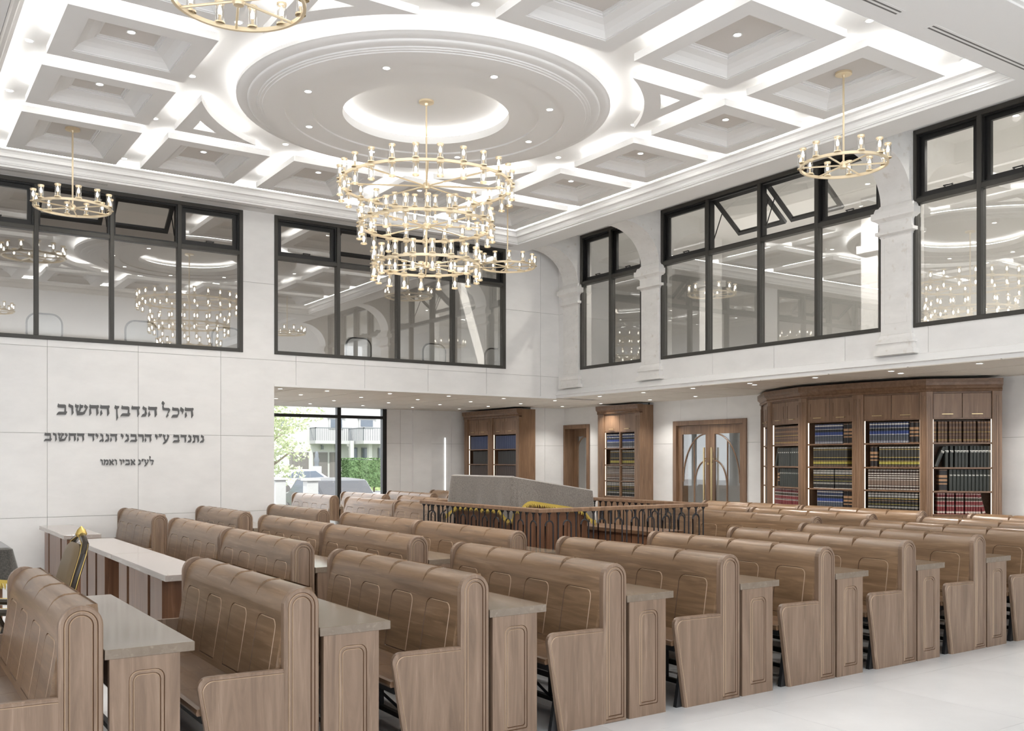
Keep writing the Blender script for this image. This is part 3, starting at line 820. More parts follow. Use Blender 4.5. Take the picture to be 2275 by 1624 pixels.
XK = lambda k: 5.153+1.064*(k-5)
PEWS = []
for k in range(1, 12): PEWS.append(('A', k, 4.73))
for k in (3, 4, 5): PEWS.append(('B', k, 7.39))
for k in (9, 10, 11): PEWS.append(('B', k, 7.33))
for k in (3, 4, 5): PEWS.append(('C', k, 9.36))
for k in (10, 11): PEWS.append(('C', k, 9.31))
for k in (3, 4, 5): PEWS.append(('D', k, 12.05))
for k in (7, 8): PEWS.append(('D', k, 12.05))
for k in (7, 8, 9): PEWS.append(('E', k, 14.03))
for k in (7, 8, 9, 10): PEWS.append(('F', k, 16.6))
pew0 = make_pew(); tab0 = make_table()
WHERE = {'A': 'wooden pew of the near aisle row, %s along from the draped lectern',
         'B': 'wooden pew of the second row in from the aisle, %s from the long tables',
         'C': 'wooden pew of the third row in from the aisle, %s from the long tables',
         'D': 'wooden pew of the row beside the inscribed wall, %s from the wall table',
         'E': 'wooden pew of the row just beyond the inscribed wall, %s past its edge',
         'F': 'wooden pew of the back row under the street window, %s past the inscribed wall'}
cnt = {}
first = True; ft = True
for row, k, y in PEWS:
    i = cnt.get(row, 0); cnt[row] = i+1
    o = pew0 if first else copy_tree(pew0); first = False
    o.location = (XK(k), y, 0)
    tag(o, WHERE[row] % ORD[i], 'pew', 'pews of the row '+{'A':'on the near aisle','B':'second from the near aisle','C':'third from the near aisle','D':'by the inscribed wall','E':'beyond the inscribed wall','F':'under the street window'}[row])
TW = {'A': 'narrow wooden study table behind the %s pew of the near aisle row', 'B': 'narrow wooden study table behind the %s pew of the second row from the aisle',
      'C': 'narrow wooden study table behind the %s pew of the third row from the aisle', 'D': 'narrow wooden study table behind the %s pew of the row by the inscribed wall',
      'E': 'narrow wooden study table behind the %s pew beyond the inscribed wall', 'F': 'narrow wooden study table behind the %s pew under the street window'}
cnt = {}
for row, k, y in PEWS:
    i = cnt.get(row, 0); cnt[row] = i+1
    if k == 11 or (row == 'F' and k == 10): continue
    o = tab0 if ft else copy_tree(tab0); ft = False
    o.location = (XK(k), y, 0)
    tag(o, TW[row] % ORD[i], 'table', 'study tables behind the pews')

# long pale tables standing alone in front of the third pew row
def front_table(y0, label, leg0, leg1):
    root = thing('long_table', label, 'table', (1.862, y0, 0), 0, 'pale topped tables facing the ark')
    MB().box(0, .408, 0, PL, .765, .813).obj('table_top', 'table_pale', root, bevel=.002)
    n = 3
    spans = [(leg0, leg0+.38), (leg0+.47, leg1-.42), (leg1-.33, leg1)]
    for a, b in spans: MB().box(.05, .09, a, b, 0, .764).obj('board', 'walnut', root)
    for a in (leg0+.38, leg1-.42): MB().box(.07, .10, a, a+.09, 0, .764).obj('upright', 'black', root)
    for y in (leg0, leg1-.035): MB().box(.091, .33, y, y+.035, 0, .764).obj('leg', 'walnut', root)
front_table(12.10, 'pale topped wooden table with its end against the inscribed wall', .10, 1.84)
front_table(9.475, 'pale topped long table behind the gilt armchair, the one nearer the wall', .55, 1.84)
front_table(7.50, 'pale topped long table behind the gilt armchair, the one nearer the aisle', .30, 1.88)

# ------------------------------------------------------------------ bimah: railing, covered desk, bench
RX0, RX1, RY0, RY1, RZ = 6.17, 8.70, 8.60, 11.28, 1.15
plat = MB().box(RX0-.08, RX1+.08, RY0-.08, RY1+.08, 0, .33); plat = plat.obj('platform', 'walnut', bevel=.004)
tag(plat, 'raised wooden bimah platform inside the black iron railing', 'platform')
rail = thing('railing', 'black iron railing of small arches with a wooden handrail around the bimah', 'railing', (RX0, RY0, .33))
def RP(x, y, z): return (x-RX0, y-RY0, z-.33)
def hand(x0, x1, y0, y1):
    a, b = RP(x0, y0, RZ-.045), RP(x1, y1, RZ)
    MB().box(a[0], b[0], a[1], b[1], a[2], b[2]).obj('handrail', 'oak_z', rail, bevel=.006)
    MB().box(a[0]+.02, b[0]-.02, a[1]+.02, b[1]-.02, .03, .05).obj('bottom_rail', 'iron', rail)
hw = .045
hand(RX0-hw, RX0+hw, RY0-hw, RY1+hw)
hand(RX1-hw, RX1+hw, RY0-hw, RY1+hw)
hand(RX0+hw, RX1-hw, RY0-hw, RY0+hw)
hand(RX0+hw, 7.0, RY1-hw, RY1+hw)
zb, zt = .05, RZ-.045-.33
bar = MB().tube([(0, 0, zb), (0, 0, zt-.03)], .009, 6); bar.lathe([(.009, zt-.035), (.012, zt-.03), (.026, zt-.002), (.026, zt)], (0,0,0), 8)
bar.lathe([(.012, zb), (.014, zb+.01), (.009, zb+.02)], (0,0,0), 6)
bar_me = bar.mesh('baluster', 'iron', True)
aw = .055
am_ = MB().tube([(-aw, 0, zb)] + [(aw*math.cos(PI-PI*i/10), 0, zt-.15+aw*math.sin(PI*i/10)) for i in range(11)] + [(aw, 0, zb)], .009, 6)
am_.tube([(0, 0, zt-.15+aw), (0, 0, zt-.03)], .010, 6); am_.lathe([(.011, zt-.05), (.014, zt-.045), (.010, zt-.03), (.026, zt-.002), (.026, zt)], (0,0,0), 8)
arch_me = am_.mesh('arched_baluster', 'iron', True)
def run(xa, ya, xb, yb):
    L = math.hypot(xb-xa, yb-ya); n = max(2, round(L/.125)); rz = math.atan2(yb-ya, xb-xa)
    for i in range(1, n):
        t = i/n; p = RP(xa+(xb-xa)*t, ya+(yb-ya)*t, .33)
        put('arched_baluster' if i % 2 else 'baluster', arch_me if i % 2 else bar_me, rail, p, rz)
run(RX0, RY0, RX0, RY1); run(RX1, RY0, RX1, RY1); run(RX0, RY0, RX1, RY0); run(RX0, RY1, 7.0, RY1)
for x, y in ((RX0, RY0), (RX1, RY0), (RX0, RY1), (RX1, RY1), (7.0, RY1)): put('baluster', bar_me, rail, RP(x, y, .33))

# reading desk with a sloping top
dx0, dx1, dy0, dy1 = 6.44, 7.56, 9.52, 10.90
zh, zl = 1.485, 1.295
ZT = lambda x: zh+(zl-zh)*(x-6.40)/(7.66-6.40)
desk = thing('reading_desk', 'large wooden reading desk with a sloping top on the bimah under a grey cloth', 'desk', (7.0, 10.2, .33))
def dp(v): return [(x-7.0, y-10.2, z-.33) for x, y, z in v]
mb = MB().box(dx0, dx1, dy0, dy1, .33, 1.24); mb.v = dp(mb.v); mb.obj('carcass', 'walnut', desk)
mb = MB(); mb.add([(6.41, 9.49, ZT(6.41)-.05), (7.6, 9.49, ZT(7.6)-.05), (7.6, 10.93, ZT(7.6)-.05), (6.41, 10.93, ZT(6.41)-.05), (6.41, 9.49, ZT(6.41)-.004), (7.6, 9.49, ZT(7.6)-.004), (7.6, 10.93, ZT(7.6)-.004), (6.41, 10.93, ZT(6.41)-.004)],
     [(3,2,1,0),(4,5,6,7),(0,1,5,4),(1,2,6,5),(2,3,7,6),(3,0,4,7)]); mb.v = dp(mb.v); mb.obj('desk_top', 'walnut', desk)
# upright boards round the carcass, joints open
nb = 9
for i in range(nb):
    a = dy0+(dy1-dy0)*i/nb; b = dy0+(dy1-dy0)*(i+1)/nb
    mb = MB().box(dx0-.02, dx0, a+.004, b-.004, .36, 1.22); mb.v = dp(mb.v); mb.obj('board', 'walnut', desk, bevel=.004)
nb = 7
for i in range(nb):
    a = dx0+(dx1-dx0)*i/nb; b = dx0+(dx1-dx0)*(i+1)/nb
    mb = MB().box(a+.004, b-.004, dy0-.02, dy0, .36, 1.20); mb.v = dp(mb.v); mb.obj('board', 'walnut', desk, bevel=.004)

def drape(name, label, cat, x0, x1, y0, y1, ztop, drop, corner, mat, seed, fringe_h=.045):
    """cloth over a box top: ztop(x) height, drop(side) hang, deeper at the corners; fringe is a part"""
    rr = random.Random(seed); r = .05
    ring = []
    def seg(xa, ya, xb, yb, nx, ny, n):
        for i in range(n): t = i/n; ring.append((xa+(xb-xa)*t, ya+(yb-ya)*t, nx, ny, min(t, 1-t)*math.hypot(xb-xa, yb-ya)))
    def cor(cx, cy, a):
        for i in range(6):
            t = a+PI/2*i/6; ring.append((cx+r*math.cos(t), cy+r*math.sin(t), math.cos(t), math.sin(t), 0))
    seg(x0+r, y0, x1-r, y0, 0, -1, 26); cor(x1-r, y0+r, -PI/2)
    seg(x1, y0+r, x1, y1-r, 1, 0, 26); cor(x1-r, y1-r, 0)
    seg(x1-r, y1, x0+r, y1, 0, 1, 26); cor(x0+r, y1-r, PI/2)
    seg(x0, y1-r, x0, y0+r, -1, 0, 26); cor(x0+r, y0+r, PI)
    n = len(ring); ph = [rr.uniform(0, 6.28) for _ in range(4)]
    def hang(i):
        x, y, nx, ny, e = ring[i]; c = math.exp(-(e/.10)**2)
        base = drop(nx, ny); return base + corner*c
    def wav(i): return .5*math.sin(i*.33+ph[0])+.35*math.sin(i*.71+ph[1])+.25*math.sin(i*1.3+ph[2])
    L = []
    L.append([(x-nx*.05, y-ny*.05, ztop(x)+.012) for x, y, nx, ny, e in ring])
    L.append([(x-nx*.012, y-ny*.012, ztop(x)+.010) for x, y, nx, ny, e in ring])
    J = 9; low = []
    for j in range(J+1):
        t = j/J; row = []
        for i, (x, y, nx, ny, e) in enumerate(ring):
            c = math.exp(-(e/.16)**2)
            o = .012+.016*t*(1+wav(i))+.03*c*t - .015*c*t*math.sin(i*1.1)
            row.append((x+nx*o, y+ny*o, ztop(x)-.004-hang(i)*t))
        L.append(row); low = row
    cx, cy = (x0+x1)/2, (y0+y1)/2
    mb = MB().loops(L)
    o = len(mb.v); mb.v.append((cx, cy, ztop(cx)+.013)); k = n
    for i in range(n): mb.f.append((i, (i+1) % n, o)); mb.m.append(0)
    root = tag(mb.obj(name, mat, None, True), label, cat)
    fr = MB()
    for i in range(n):
        a = Vector(low[i]); b = Vector(low[(i+1) % n])
        st = max(1, int((b-a).length/.012)); nx, ny = ring[i][2], ring[i][3]
        for q in range(st):
            p = a+(b-a)*((q+.5)/st); d = (b-a).normalized()*.005
            l_ = fringe_h*rr.uniform(.75, 1.25); sx = rr.uniform(-.012, .012); on = rr.uniform(0, .022)
            e_ = p+Vector((nx*on, ny*on, -l_))+d.normalized()*sx
            m_ = (p+e_)/2+Vector((nx*.008, ny*.008, 0))
            fr.add([p-d, p+d, m_+d, m_-d, e_+d*.6, e_-d*.6], [(0, 1, 2, 3), (3, 2, 4, 5)])
        # heading band of the fringe
        u = Vector((0, 0, .022)); nn = Vector((nx, ny, 0))*.004
        fr.add([a+nn-u*.3, b+nn-u*.3, b+nn+u, a+nn+u], [(0, 1, 2, 3)])
    fo = fr.obj('fringe', 'fringe', root); fo['kind'] = 'stuff'; fo['label'] = 'yellow thread fringe'
    return root
drape('desk_cloth', 'grey velvet cloth with yellow fringe draped over the reading desk on the bimah', 'cloth', 6.39, 7.63, 9.47, 10.95, ZT,
      lambda nx, ny: .40 if nx < -.7 else (.27 if abs(ny) > .7 else .3), .12, 'velvet', 3)
bench = thing('storage_bench', 'low wooden bench with panelled front inside the iron railing', 'bench', (8.3, 9.9, .33))
MB().box(-.26, .26, -1.1, 1.1, .42, .47).obj('seat', 'oak_y', bench, bevel=.004)
MB().box(-.22, .25, -1.07, 1.07, 0, .42).obj('carcass', 'walnut', bench)
for i in range(4): MB().box(-.235, -.22, -1.05+.53*i, -.54+.53*i, .04, .39).obj('front_panel', 'walnut', bench, bevel=.003)

# draped lectern at the near edge of the first row
lect = thing('lectern', 'wooden lectern hidden under a charcoal cloth beside the first pew', 'lectern', (.5, 9.35, 0))
MB().box(-.45, .42, -.30, .55, 0, .90).obj('carcass', 'walnut', lect)
MB().box(-.49, .46, -.33, .58, .90, .935).obj('desk_top', 'walnut', lect)
drape('lectern_cloth', 'charcoal cloth with yellow fringe draped over the lectern beside the first pew', 'cloth', -.02, .985, 9.0, 9.95, lambda x: .945,
      lambda nx, ny: .24, .03, 'darkvelvet', 5, .05)

# gilt armchair seen from the side, facing the ark
ch = thing('armchair', 'carved dark armchair with gilt edges and olive leather in front of the long tables', 'chair', (1.17, 7.62, 0), math.radians(1))
def frame_tube(nm, pts, r, mat='gilded'): return MB().tube(pts, r, 8).obj(nm, mat, ch, True)
# seat
mb = MB(); L = []
for z, e in ((.36, .02), (.38, 0), (.44, 0), (.475, .03), (.485, .08)): L.append([(x, y, z) for x, y in rrect(-.56+e, -.06-e, -.27+e, .27-e, .06, .06)])
mb.loops(L, True, True).obj('seat', 'leather', ch, True)
MB().box(-.57, -.03, -.28, .28, .30, .37).obj('seat_rail', 'gilded', ch, bevel=.012)
# back leans away from the ark
bk = lambda s: (-.06+.20*s, .44+.70*s)      # s 0..1 up the back
mb = MB(); L = []
def backpt(y, s, t):
    x, z = bk(s); return (x-t*.92, y, z+t*.39)
for t, e in ((0, .03), (.012, 0), (.045, .0), (.065, .03), (.072, .08)):
    L.append([backpt(y, s, t) for y, s in rrect(-.23+e, .23-e, .06+e, .90-e, .12, .04)])
mb.loops(L, True, True).obj('backrest', 'leather', ch, True)
out = [backpt(y, s, .015) for y, s in [(-.26, -.02), (-.265, .3), (-.25, .6), (-.255, .82), (-.21, .92), (-.12, .955), (0, 1.0), (.12, .955), (.21, .92), (.255, .82), (.25, .6), (.265, .3), (.26, -.02)]]
frame_tube('back_frame', out, .024)
frame_tube('gilt_edge', [(p[0]-.024, p[1]*.955, p[2]-.004) for p in out], .004, 'goldtrim')
frame_tube('gilt_edge', [(p[0]+.012, p[1]*1.07, p[2]) for p in out], .004, 'goldtrim')
MB().lathe([(0, -.035), (.03, -.02), (.042, .0), (.03, .03), (.012, .05), (0, .06)], backpt(0, 1.0, .02), 10).obj('crest', 'goldtrim', ch, True)
for sy in (-1, 1):
    y = .275*sy
    arm = [backpt(y, .34, .01), (-.10, y*1.04, .665), (-.25, y*1.07, .64), (-.40, y*1.08, .655), (-.50, y*1.08, .665), (-.545, y*1.08, .64)]
    a = frame_tube('arm', arm, [.022, .023, .024, .026, .028, .016])
    MB().tube([(p[0], p[1], p[2]+.022) for p in arm[:-1]], .006, 6).obj('gilt_edge', 'goldtrim', a)
    MB().tube([(-.47, y*1.08, .655), (-.42, y*1.05, .55), (-.46, y, .40)], [.02, .017, .02], 8).obj('arm_support', 'gilded', ch, True)
    MB().tube([(-.53, y*.92, .33), (-.55, y*.95, .22), (-.51, y*.92, .10), (-.55, y*.95, .0)], [.03, .032, .02, .018], 8).obj('leg', 'gilded', ch, True)
    MB().tube([(-.06, y*.92, .44), (-.04, y*.92, .2), (.04, y*.94, .0)], [.026, .024, .02], 8).obj('leg', 'gilded', ch, True)

# ------------------------------------------------------------------ bookcases and books
GOLD = rgb(196, 168, 86); PALE = rgb(205, 200, 190); TAN = rgb(150, 116, 84); YEL = rgb(206, 196, 84); BLU = rgb(44, 62, 118)
M['b_brown'] = spine('brown book cloth', rgb(88, 68, 56), [(.06, .09, TAN), (.12, .14, GOLD), (.33, .35, TAN), (.48, .50, GOLD), (.66, .68, TAN), (.71, .73, TAN), (.90, .94, TAN)])
M['b_green'] = spine('dark green book cloth', rgb(50, 53, 50), [])
M['b_green2'] = spine('dark olive book cloth', rgb(46, 50, 46), [(.70, .72, rgb(80, 82, 74))])
M['b_blue'] = spine('blue book cloth', rgb(48, 58, 88), [(.03, .06, PALE), (.10, .11, PALE), (.13, .30, rgb(70, 74, 80)), (.30, .41, rgb(66, 72, 84)), (.41, .43, PALE), (.43, .58, BLU), (.60, .72, rgb(28, 30, 30)), (.62, .70, GOLD), (.72, .74, PALE), (.88, .94, PALE)])
M['b_blackgold'] = spine('black book cloth with gold label', rgb(32, 30, 28), [(.04, .06, TAN), (.13, .24, rgb(150, 142, 62)), (.27, .29, GOLD), (.45, .47, GOLD), (.50, .84, rgb(50, 48, 44)), (.84, .86, GOLD), (.92, .96, PALE)])
M['b_black'] = spine('black book cloth with yellow bar', rgb(30, 28, 27), [(.0, .025, PALE), (.22, .30, rgb(130, 128, 122)), (.38, .40, rgb(160, 150, 70)), (.55, .57, TAN), (.66, .68, GOLD), (.74, .84, rgb(150, 148, 144)), (.88, .93, PALE)])
M['b_lattice'] = spine('dark brown book cloth with pale bars', rgb(62, 48, 42), [(.03, .06, PALE), (.17, .20, PALE), (.24, .46, rgb(112, 94, 82)), (.47, .49, PALE), (.56, .60, PALE), (.67, .70, PALE), (.78, .81, PALE), (.93, .97, PALE)])
M['b_maroon'] = spine('maroon book cloth', rgb(110, 42, 44), [(.05, .09, PALE), (.10, .13, PALE), (.36, .38, PALE), (.38, .42, rgb(50, 40, 34)), (.42, .43, PALE), (.60, .62, PALE), (.62, .76, rgb(62, 54, 44)), (.67, .71, PALE), (.76, .79, PALE), (.93, .96, PALE)])
M['b_thick'] = spine('black leather tome', rgb(26, 20, 18), [(.01, .03, TAN), (.30, .36, TAN), (.45, .55, TAN), (.62, .74, TAN), (.96, .98, TAN)])
M['title'] = plain('white spine print', rgb(225, 225, 218), .5)
M['page'] = plain('page edges', rgb(196, 186, 168), .8)
BH, BD = .29, .17
BOOKS = {}
def book_mesh(mat, wd):
    """spine looks along -y, width along x, foot at z=0"""
    key = (mat, round(wd, 4))
    if key in BOOKS: return BOOKS[key]
    h = wd/2*.94
    P = [(-h, BD), (-h, .012), (-h*.72, .004), (0, 0), (h*.72, .004), (h, .012), (h, BD)]
    mb = MB().prism(P, lambda a, b, t: (a, b, t), 0, BH)
    mb.box(-h*.85, h*.85, .02, BD-.006, BH, BH+.001, 1)
    BOOKS[key] = mb.mesh('book', [mat, 'page']); return BOOKS[key]
def title_mesh(words_, h, k):
    mb = MB(); x = 0
    for key in words_:
        for poly in GL[key]: mb.prism([(a*h*k+x, b*h) for a, b in poly], lambda a, b, t: (a, t, b), -.0008, 0)
        x += (max(p[0] for q in GL[key] for p in q)+.10)*h*k
    for v in range(len(mb.v)): mb.v[v] = (mb.v[v][0]-x/2, mb.v[v][1], mb.v[v][2])
    me = mb.mesh('title', 'title'); bm = bmesh.new(); bm.from_mesh(me)
    bmesh.ops.triangulate(bm, faces=[f for f in bm.faces if len(f.verts) > 4], ngon_method='EAR_CLIP'); bm.to_mesh(me); bm.free(); return me
T_BIG = title_mesh(['r', 'v', 'm'], .032, .62); T_SMALL = title_mesh(['y', 'sh', 'al'], .018, .75)

SHELF_Z = [1.93, 1.593, 1.27, .954]; TOPZ = 2.245; CASE_H = 2.80
def cornice_prof(): return [(0, 2.62), (.012, 2.625), (.02, 2.64), (.012, 2.665), (.03, 2.69), (.05, 2.705), (.055, 2.74), (.055, 2.79), (0, 2.79)]
def bay(root, fn, w, pl, pr, depth, panelled, tall_mid=False):
    """one bay: fn(u, d, z) with u 0..w along the front, d into the case. pl/pr: pilaster widths at each side"""
    def bx(nm, a, b, c, d, e, f, mat, par=None, bevel=0):
        mb = MB(); vs = [fn(a,c,e),fn(b,c,e),fn(b,d,e),fn(a,d,e),fn(a,c,f),fn(b,c,f),fn(b,d,f),fn(a,d,f)]
        mb.add(vs, [(3,2,1,0),(4,5,6,7),(0,1,5,4),(1,2,6,5),(2,3,7,6),(3,0,4,7)]); return mb.obj(nm, mat, par or root, bevel=bevel)
    for a, b, s in ((0, pl, 0), (w-pr, w, 1)):
        if b-a < .01: continue
        p = bx('pilaster', a, b, -.03, .05, 0, 2.64, 'oak_z', bevel=.003)
        n = 3; g = (b-a)/(n+1)
        for i in range(n): bx('reed', a+g*(i+.62), a+g*(i+1.38), -.036, -.03, .25, 2.56, 'oak_z', p)
    bx('side', 0, .02, .05, depth, 0, CASE_H-.02, 'oak_z'); bx('side', w-.02, w, .05, depth, 0, CASE_H-.02, 'oak_z')
    bx('back_panel', .02, w-.02, depth-.02, depth, 0, CASE_H-.02, 'oak_y')
    bx('case_top', .02, w-.02, .05, depth-.02, CASE_H-.05, CASE_H-.02, 'oak_y')
    # cornice
    L = []
    for e, z in cornice_prof(): L.append([fn(-e*0, -.032-e, z), fn(w, -.032-e, z), fn(w, .05, z), fn(0, .05, z)])
    MB().loops(L, True, True).obj('cornice', 'oak_y', root)
    a, b = max(pl, .02), w-max(pr, .02)
    bx('frieze', a, b, .0, .03, 2.60, 2.66, 'oak_y')
    m_ = (a+b)/2
    for i, (c, d) in enumerate(((a, m_), (m_, b))):
        dr = bx('door', c+.003, d-.003, -.004, .018, TOPZ+.02, 2.597, 'oak_z', bevel=.002)
        if panelled:
            for x0, x1, z0, z1 in ((c+.06, c+.066, TOPZ+.09, 2.53), (d-.066, d-.06, TOPZ+.09, 2.53)): bx('moulding', x0, x1, -.007, -.004, z0, z1, 'groove', dr)
        q = (c+d)/2; mb = MB()
        for t in ((q-.07, q+.07, -.032, -.024, TOPZ+.065, TOPZ+.074), (q-.07, q-.062, -.026, -.003, TOPZ+.065, TOPZ+.074), (q+.062, q+.07, -.026, -.003, TOPZ+.065, TOPZ+.074)):
            vs = [fn(t[0],t[2],t[4]),fn(t[1],t[2],t[4]),fn(t[1],t[3],t[4]),fn(t[0],t[3],t[4]),fn(t[0],t[2],t[5]),fn(t[1],t[2],t[5]),fn(t[1],t[3],t[5]),fn(t[0],t[3],t[5])]
            mb.add(vs, [(3,2,1,0),(4,5,6,7),(0,1,5,4),(1,2,6,5),(2,3,7,6),(3,0,4,7)])
        mb.obj('handle', 'brassbar', dr)
    bx('shelf', a, b, .0, depth-.02, TOPZ, TOPZ+.02, 'oak_y')
    for z in SHELF_Z: bx('shelf', a, b, .0, depth-.02, z-.022, z, 'oak_y', bevel=.002)
    if tall_mid: bx('divider', m_-.012, m_+.012, .0, depth-.02, SHELF_Z[-1], TOPZ, 'oak_z')
    bx('plinth', a, b, .0, .03, 0, .09, 'oak_y')
    for i, (c, d) in enumerate(((a, m_), (m_, b))): bx('door', c+.003, d-.003, -.004, .018, .09, SHELF_Z[-1]-.025, 'oak_z', bevel=.002)
    # warm strips up both cheeks and along the shelf fronts
    mb = MB()
    for u in (a, b-.006): mb.add(*boxpts(lambda x, z, t: fn(x, t, z), u, u+.006, SHELF_Z[-1], TOPZ, .015, .03))
    for z in (): mb.add(*boxpts(lambda x, z_, t: fn(x, t, z_), a+.01, b-.01, z-.026 if z != TOPZ else z-.005, z-.0225 if z != TOPZ else z-.0005, .012, .024))
    mb.obj('light_strip', 'shelfled', root)
    return a, b
ALLBOOKS = MB(); ALLMATS = []
def shelf_books(fn, a, b, z, n, mat, label, group, start=0.0, end=0.0, lean=None, gaps=(), title=None, merge=False, wmul=1.0):
    """n upright volumes between a+start and b-end; gaps: indices followed by a slim gap"""
    room = (b-a)-start-end-.018*len(gaps)-.012; wd = room/n*wmul; x = a+start+.006
    o0, o1 = Vector(fn(0, 0, 0)), Vector(fn(1, 0, 0)); rz = math.atan2(o1.y-o0.y, o1.x-o0.x)
    me = book_mesh(mat, wd)
    for i in range(n):
        p = fn(x+wd/2, .035, z)
        if merge:
            if mat not in ALLMATS: ALLMATS.append(mat)
            h = wd/2*.94; mi = ALLMATS.index(mat)
            ALLBOOKS.add(*boxpts(lambda u, zz, t: fn(u, t, zz), x+wd/2-h, x+wd/2+h, z, z+BH, .035, .2), mi)
        else:
            o = put('book', me, None, p, rz); tag(o, label.format(o=ORD[i]), 'book', group)
            if title: q = put('title', title[0], o, (0, -.0015, title[1]))
        x += wd
        if i in gaps: x += .018
    return wd
def leaning(fn, u, z, wd, mat, ang, label, title=None):
    o0, o1 = Vector(fn(0, 0, 0)), Vector(fn(1, 0, 0)); rz = math.atan2(o1.y-o0.y, o1.x-o0.x)
    o = put('book', book_mesh(mat, wd), None, fn(u, .035, z+abs(math.sin(ang))*wd/2*.94)); tag(o, label, 'book')
    o.rotation_euler = (0, ang, rz); o.rotation_mode = 'XYZ'
    if title: put('title', title[0], o, (0, -.0015, title[1]))
def front(P, Q, tl=0, tr=0):
    """front line from P (u=0) to Q, d into the case (away from the hall)"""
    P, Q = Vector((P[0], P[1], 0)), Vector((Q[0], Q[1], 0)); d = (Q-P).normalized(); n = Vector((-d.y, d.x, 0))
    if n.x < 0: n = -n
    W = (Q-P).length
    def fn(u, t, z):
        v = u
        v = u + t*(tl*(1-u/W) - tr*u/W)
        return tuple(P+d*v+n*t+Vector((0, 0, z)))
    return fn, W
# curved library: five bays, u runs from the double door towards the camera side
PV = [(12.78, 11.22), (12.07, 10.45), (11.70, 9.49), (11.725, 8.53), (11.93, 7.60), (12.60, 6.93)]
names = ['narrow end bay next to the double door', 'second bay from the double door', 'middle bay', 'fourth bay from the double door', 'last bay, farthest from the double door']
BFN = []
for i in range(5):
    an = [math.atan2(PV[q+1][1]-PV[q][1], PV[q+1][0]-PV[q][0]) for q in range(5)]
    half = lambda q: math.tan(abs(an[q+1]-an[q])/2)+.004
    fn, wl = front(PV[i], PV[i+1], half(i-1) if i else 0, half(i) if i < 4 else 0)
    root = thing('bookcase', 'lit oak bookcase, %s of the curved library wall' % names[i], 'bookcase', (0, 0, 0))
    a, b = bay(root, fn, wl, .085, .085 if i < 4 else .12, .34, i in (0, 1, 2)); BFN.append((fn, a, b))
BAY = ['first', 'second', 'middle', 'fourth', 'last']
def L_(c, s, i): return '{o} %s book from the door end, %s shelf of the %s library bay' % (c, s, BAY[i])
def G_(c, s, i): return '%s books, %s shelf, %s bay' % (c, s, BAY[i])
def fill(i, si, n, mat, c, **k):
    fn, a, b = BFN[i]; s = ['top', 'second', 'third', 'fourth'][si]
    shelf_books(fn, a, b, SHELF_Z[si], n, mat, L_(c, s, i), G_(c, s, i), **k)
for si, (n, mt) in enumerate(((13, 'b_blue'), (12, 'b_blackgold'), (15, 'b_lattice'), (12, 'b_black'))): fill(0, si, n, mt, '', merge=True)
fill(1, 0, 15, 'b_brown', 'brown leather')
fill(1, 1, 12, 'b_green', 'grey green', start=.12, gaps=(5,), title=(T_SMALL, .205)); leaning(BFN[1][0], BFN[1][1]+.035, SHELF_Z[1], .05, 'b_green', math.radians(16), 'grey green book leaning on the second shelf of the second curved library bay')
fill(1, 2, 11, 'b_green2', 'dark olive', start=.16, title=(T_SMALL, .205)); 
o_ = BFN[1]; shelf_books(o_[0], o_[1]+.09, o_[1]+.15, SHELF_Z[2], 1, 'b_thick', 'thick black tome standing alone on the third shelf of the second library bay', 'thick tomes')
fill(1, 3, 14, 'b_maroon', 'maroon and gold', gaps=(3, 8))
fill(2, 0, 11, 'b_blue', 'blue and gold', start=.09, end=.20); shelf_books(BFN[2][0], BFN[2][2]-.20, BFN[2][2]-.02, SHELF_Z[0], 2, 'b_thick', '{o} dark tome after the blue row on the top shelf of the middle library bay', 'dark tomes top shelf middle bay')
fill(2, 1, 13, 'b_blackgold', 'black and gold', start=.06, end=.12)
fill(2, 2, 11, 'b_black', 'black and yellow', start=.06, end=.03, gaps=(5,))
fill(2, 3, 11, 'b_blue', 'blue and gold', start=.13, end=.20)
shelf_books(BFN[2][0], BFN[2][2]-.20, BFN[2][2]-.02, SHELF_Z[3], 2, 'b_thick', '{o} dark tome after the blue row on the fourth shelf of the middle library bay', 'dark tomes fourth shelf middle bay')
fill(3, 0, 14, 'b_blue', 'blue and gold', start=.05, end=.16); shelf_books(BFN[3][0], BFN[3][2]-.16, BFN[3][2]-.02, SHELF_Z[0], 2, 'b_thick', '{o} black tome after the blue row on the top shelf of the fourth library bay', 'black tomes top shelf fourth bay')
fill(3, 1, 13, 'b_blackgold', 'black and gold', start=.19)
shelf_books(BFN[3][0], BFN[3][1]+.06, BFN[3][1]+.18, SHELF_Z[1], 2, 'b_thick', '{o} black tome before the gold labelled row, second shelf of the fourth library bay', 'black tomes second shelf fourth bay')
fill(3, 2, 17, 'b_lattice', 'brown and white', start=.03, end=.02)
fill(3, 3, 15, 'b_black', 'black and yellow', start=.03, end=.03)
fill(4, 0, 16, 'b_brown', 'brown leather', gaps=(0, 3, 7, 11))
fill(4, 1, 12, 'b_green', 'dark green', start=.15, gaps=(0, 1, 5), title=(T_BIG, .20)); leaning(BFN[4][0], BFN[4][1]+.04, SHELF_Z[1], .05, 'b_green', math.radians(22), 'dark green book leaning on the second shelf of the last curved library bay', (T_BIG, .2))
fill(4, 2, 11, 'b_green2', 'dark olive', start=.20, title=(T_SMALL, .205)); shelf_books(BFN[4][0], BFN[4][1]+.07, BFN[4][1]+.195, SHELF_Z[2], 1, 'b_thick', 'very thick black tome on the third shelf of the last library bay', 'thick tomes')
fill(4, 3, 15, 'b_maroon', 'maroon and gold', start=.05, end=.12, gaps=(2, 5, 8)); leaning(BFN[4][0], BFN[4][2]-.085, SHELF_Z[3], .045, 'b_maroon', math.radians(-14), 'maroon book leaning at the end of the fourth shelf of the last curved library bay')
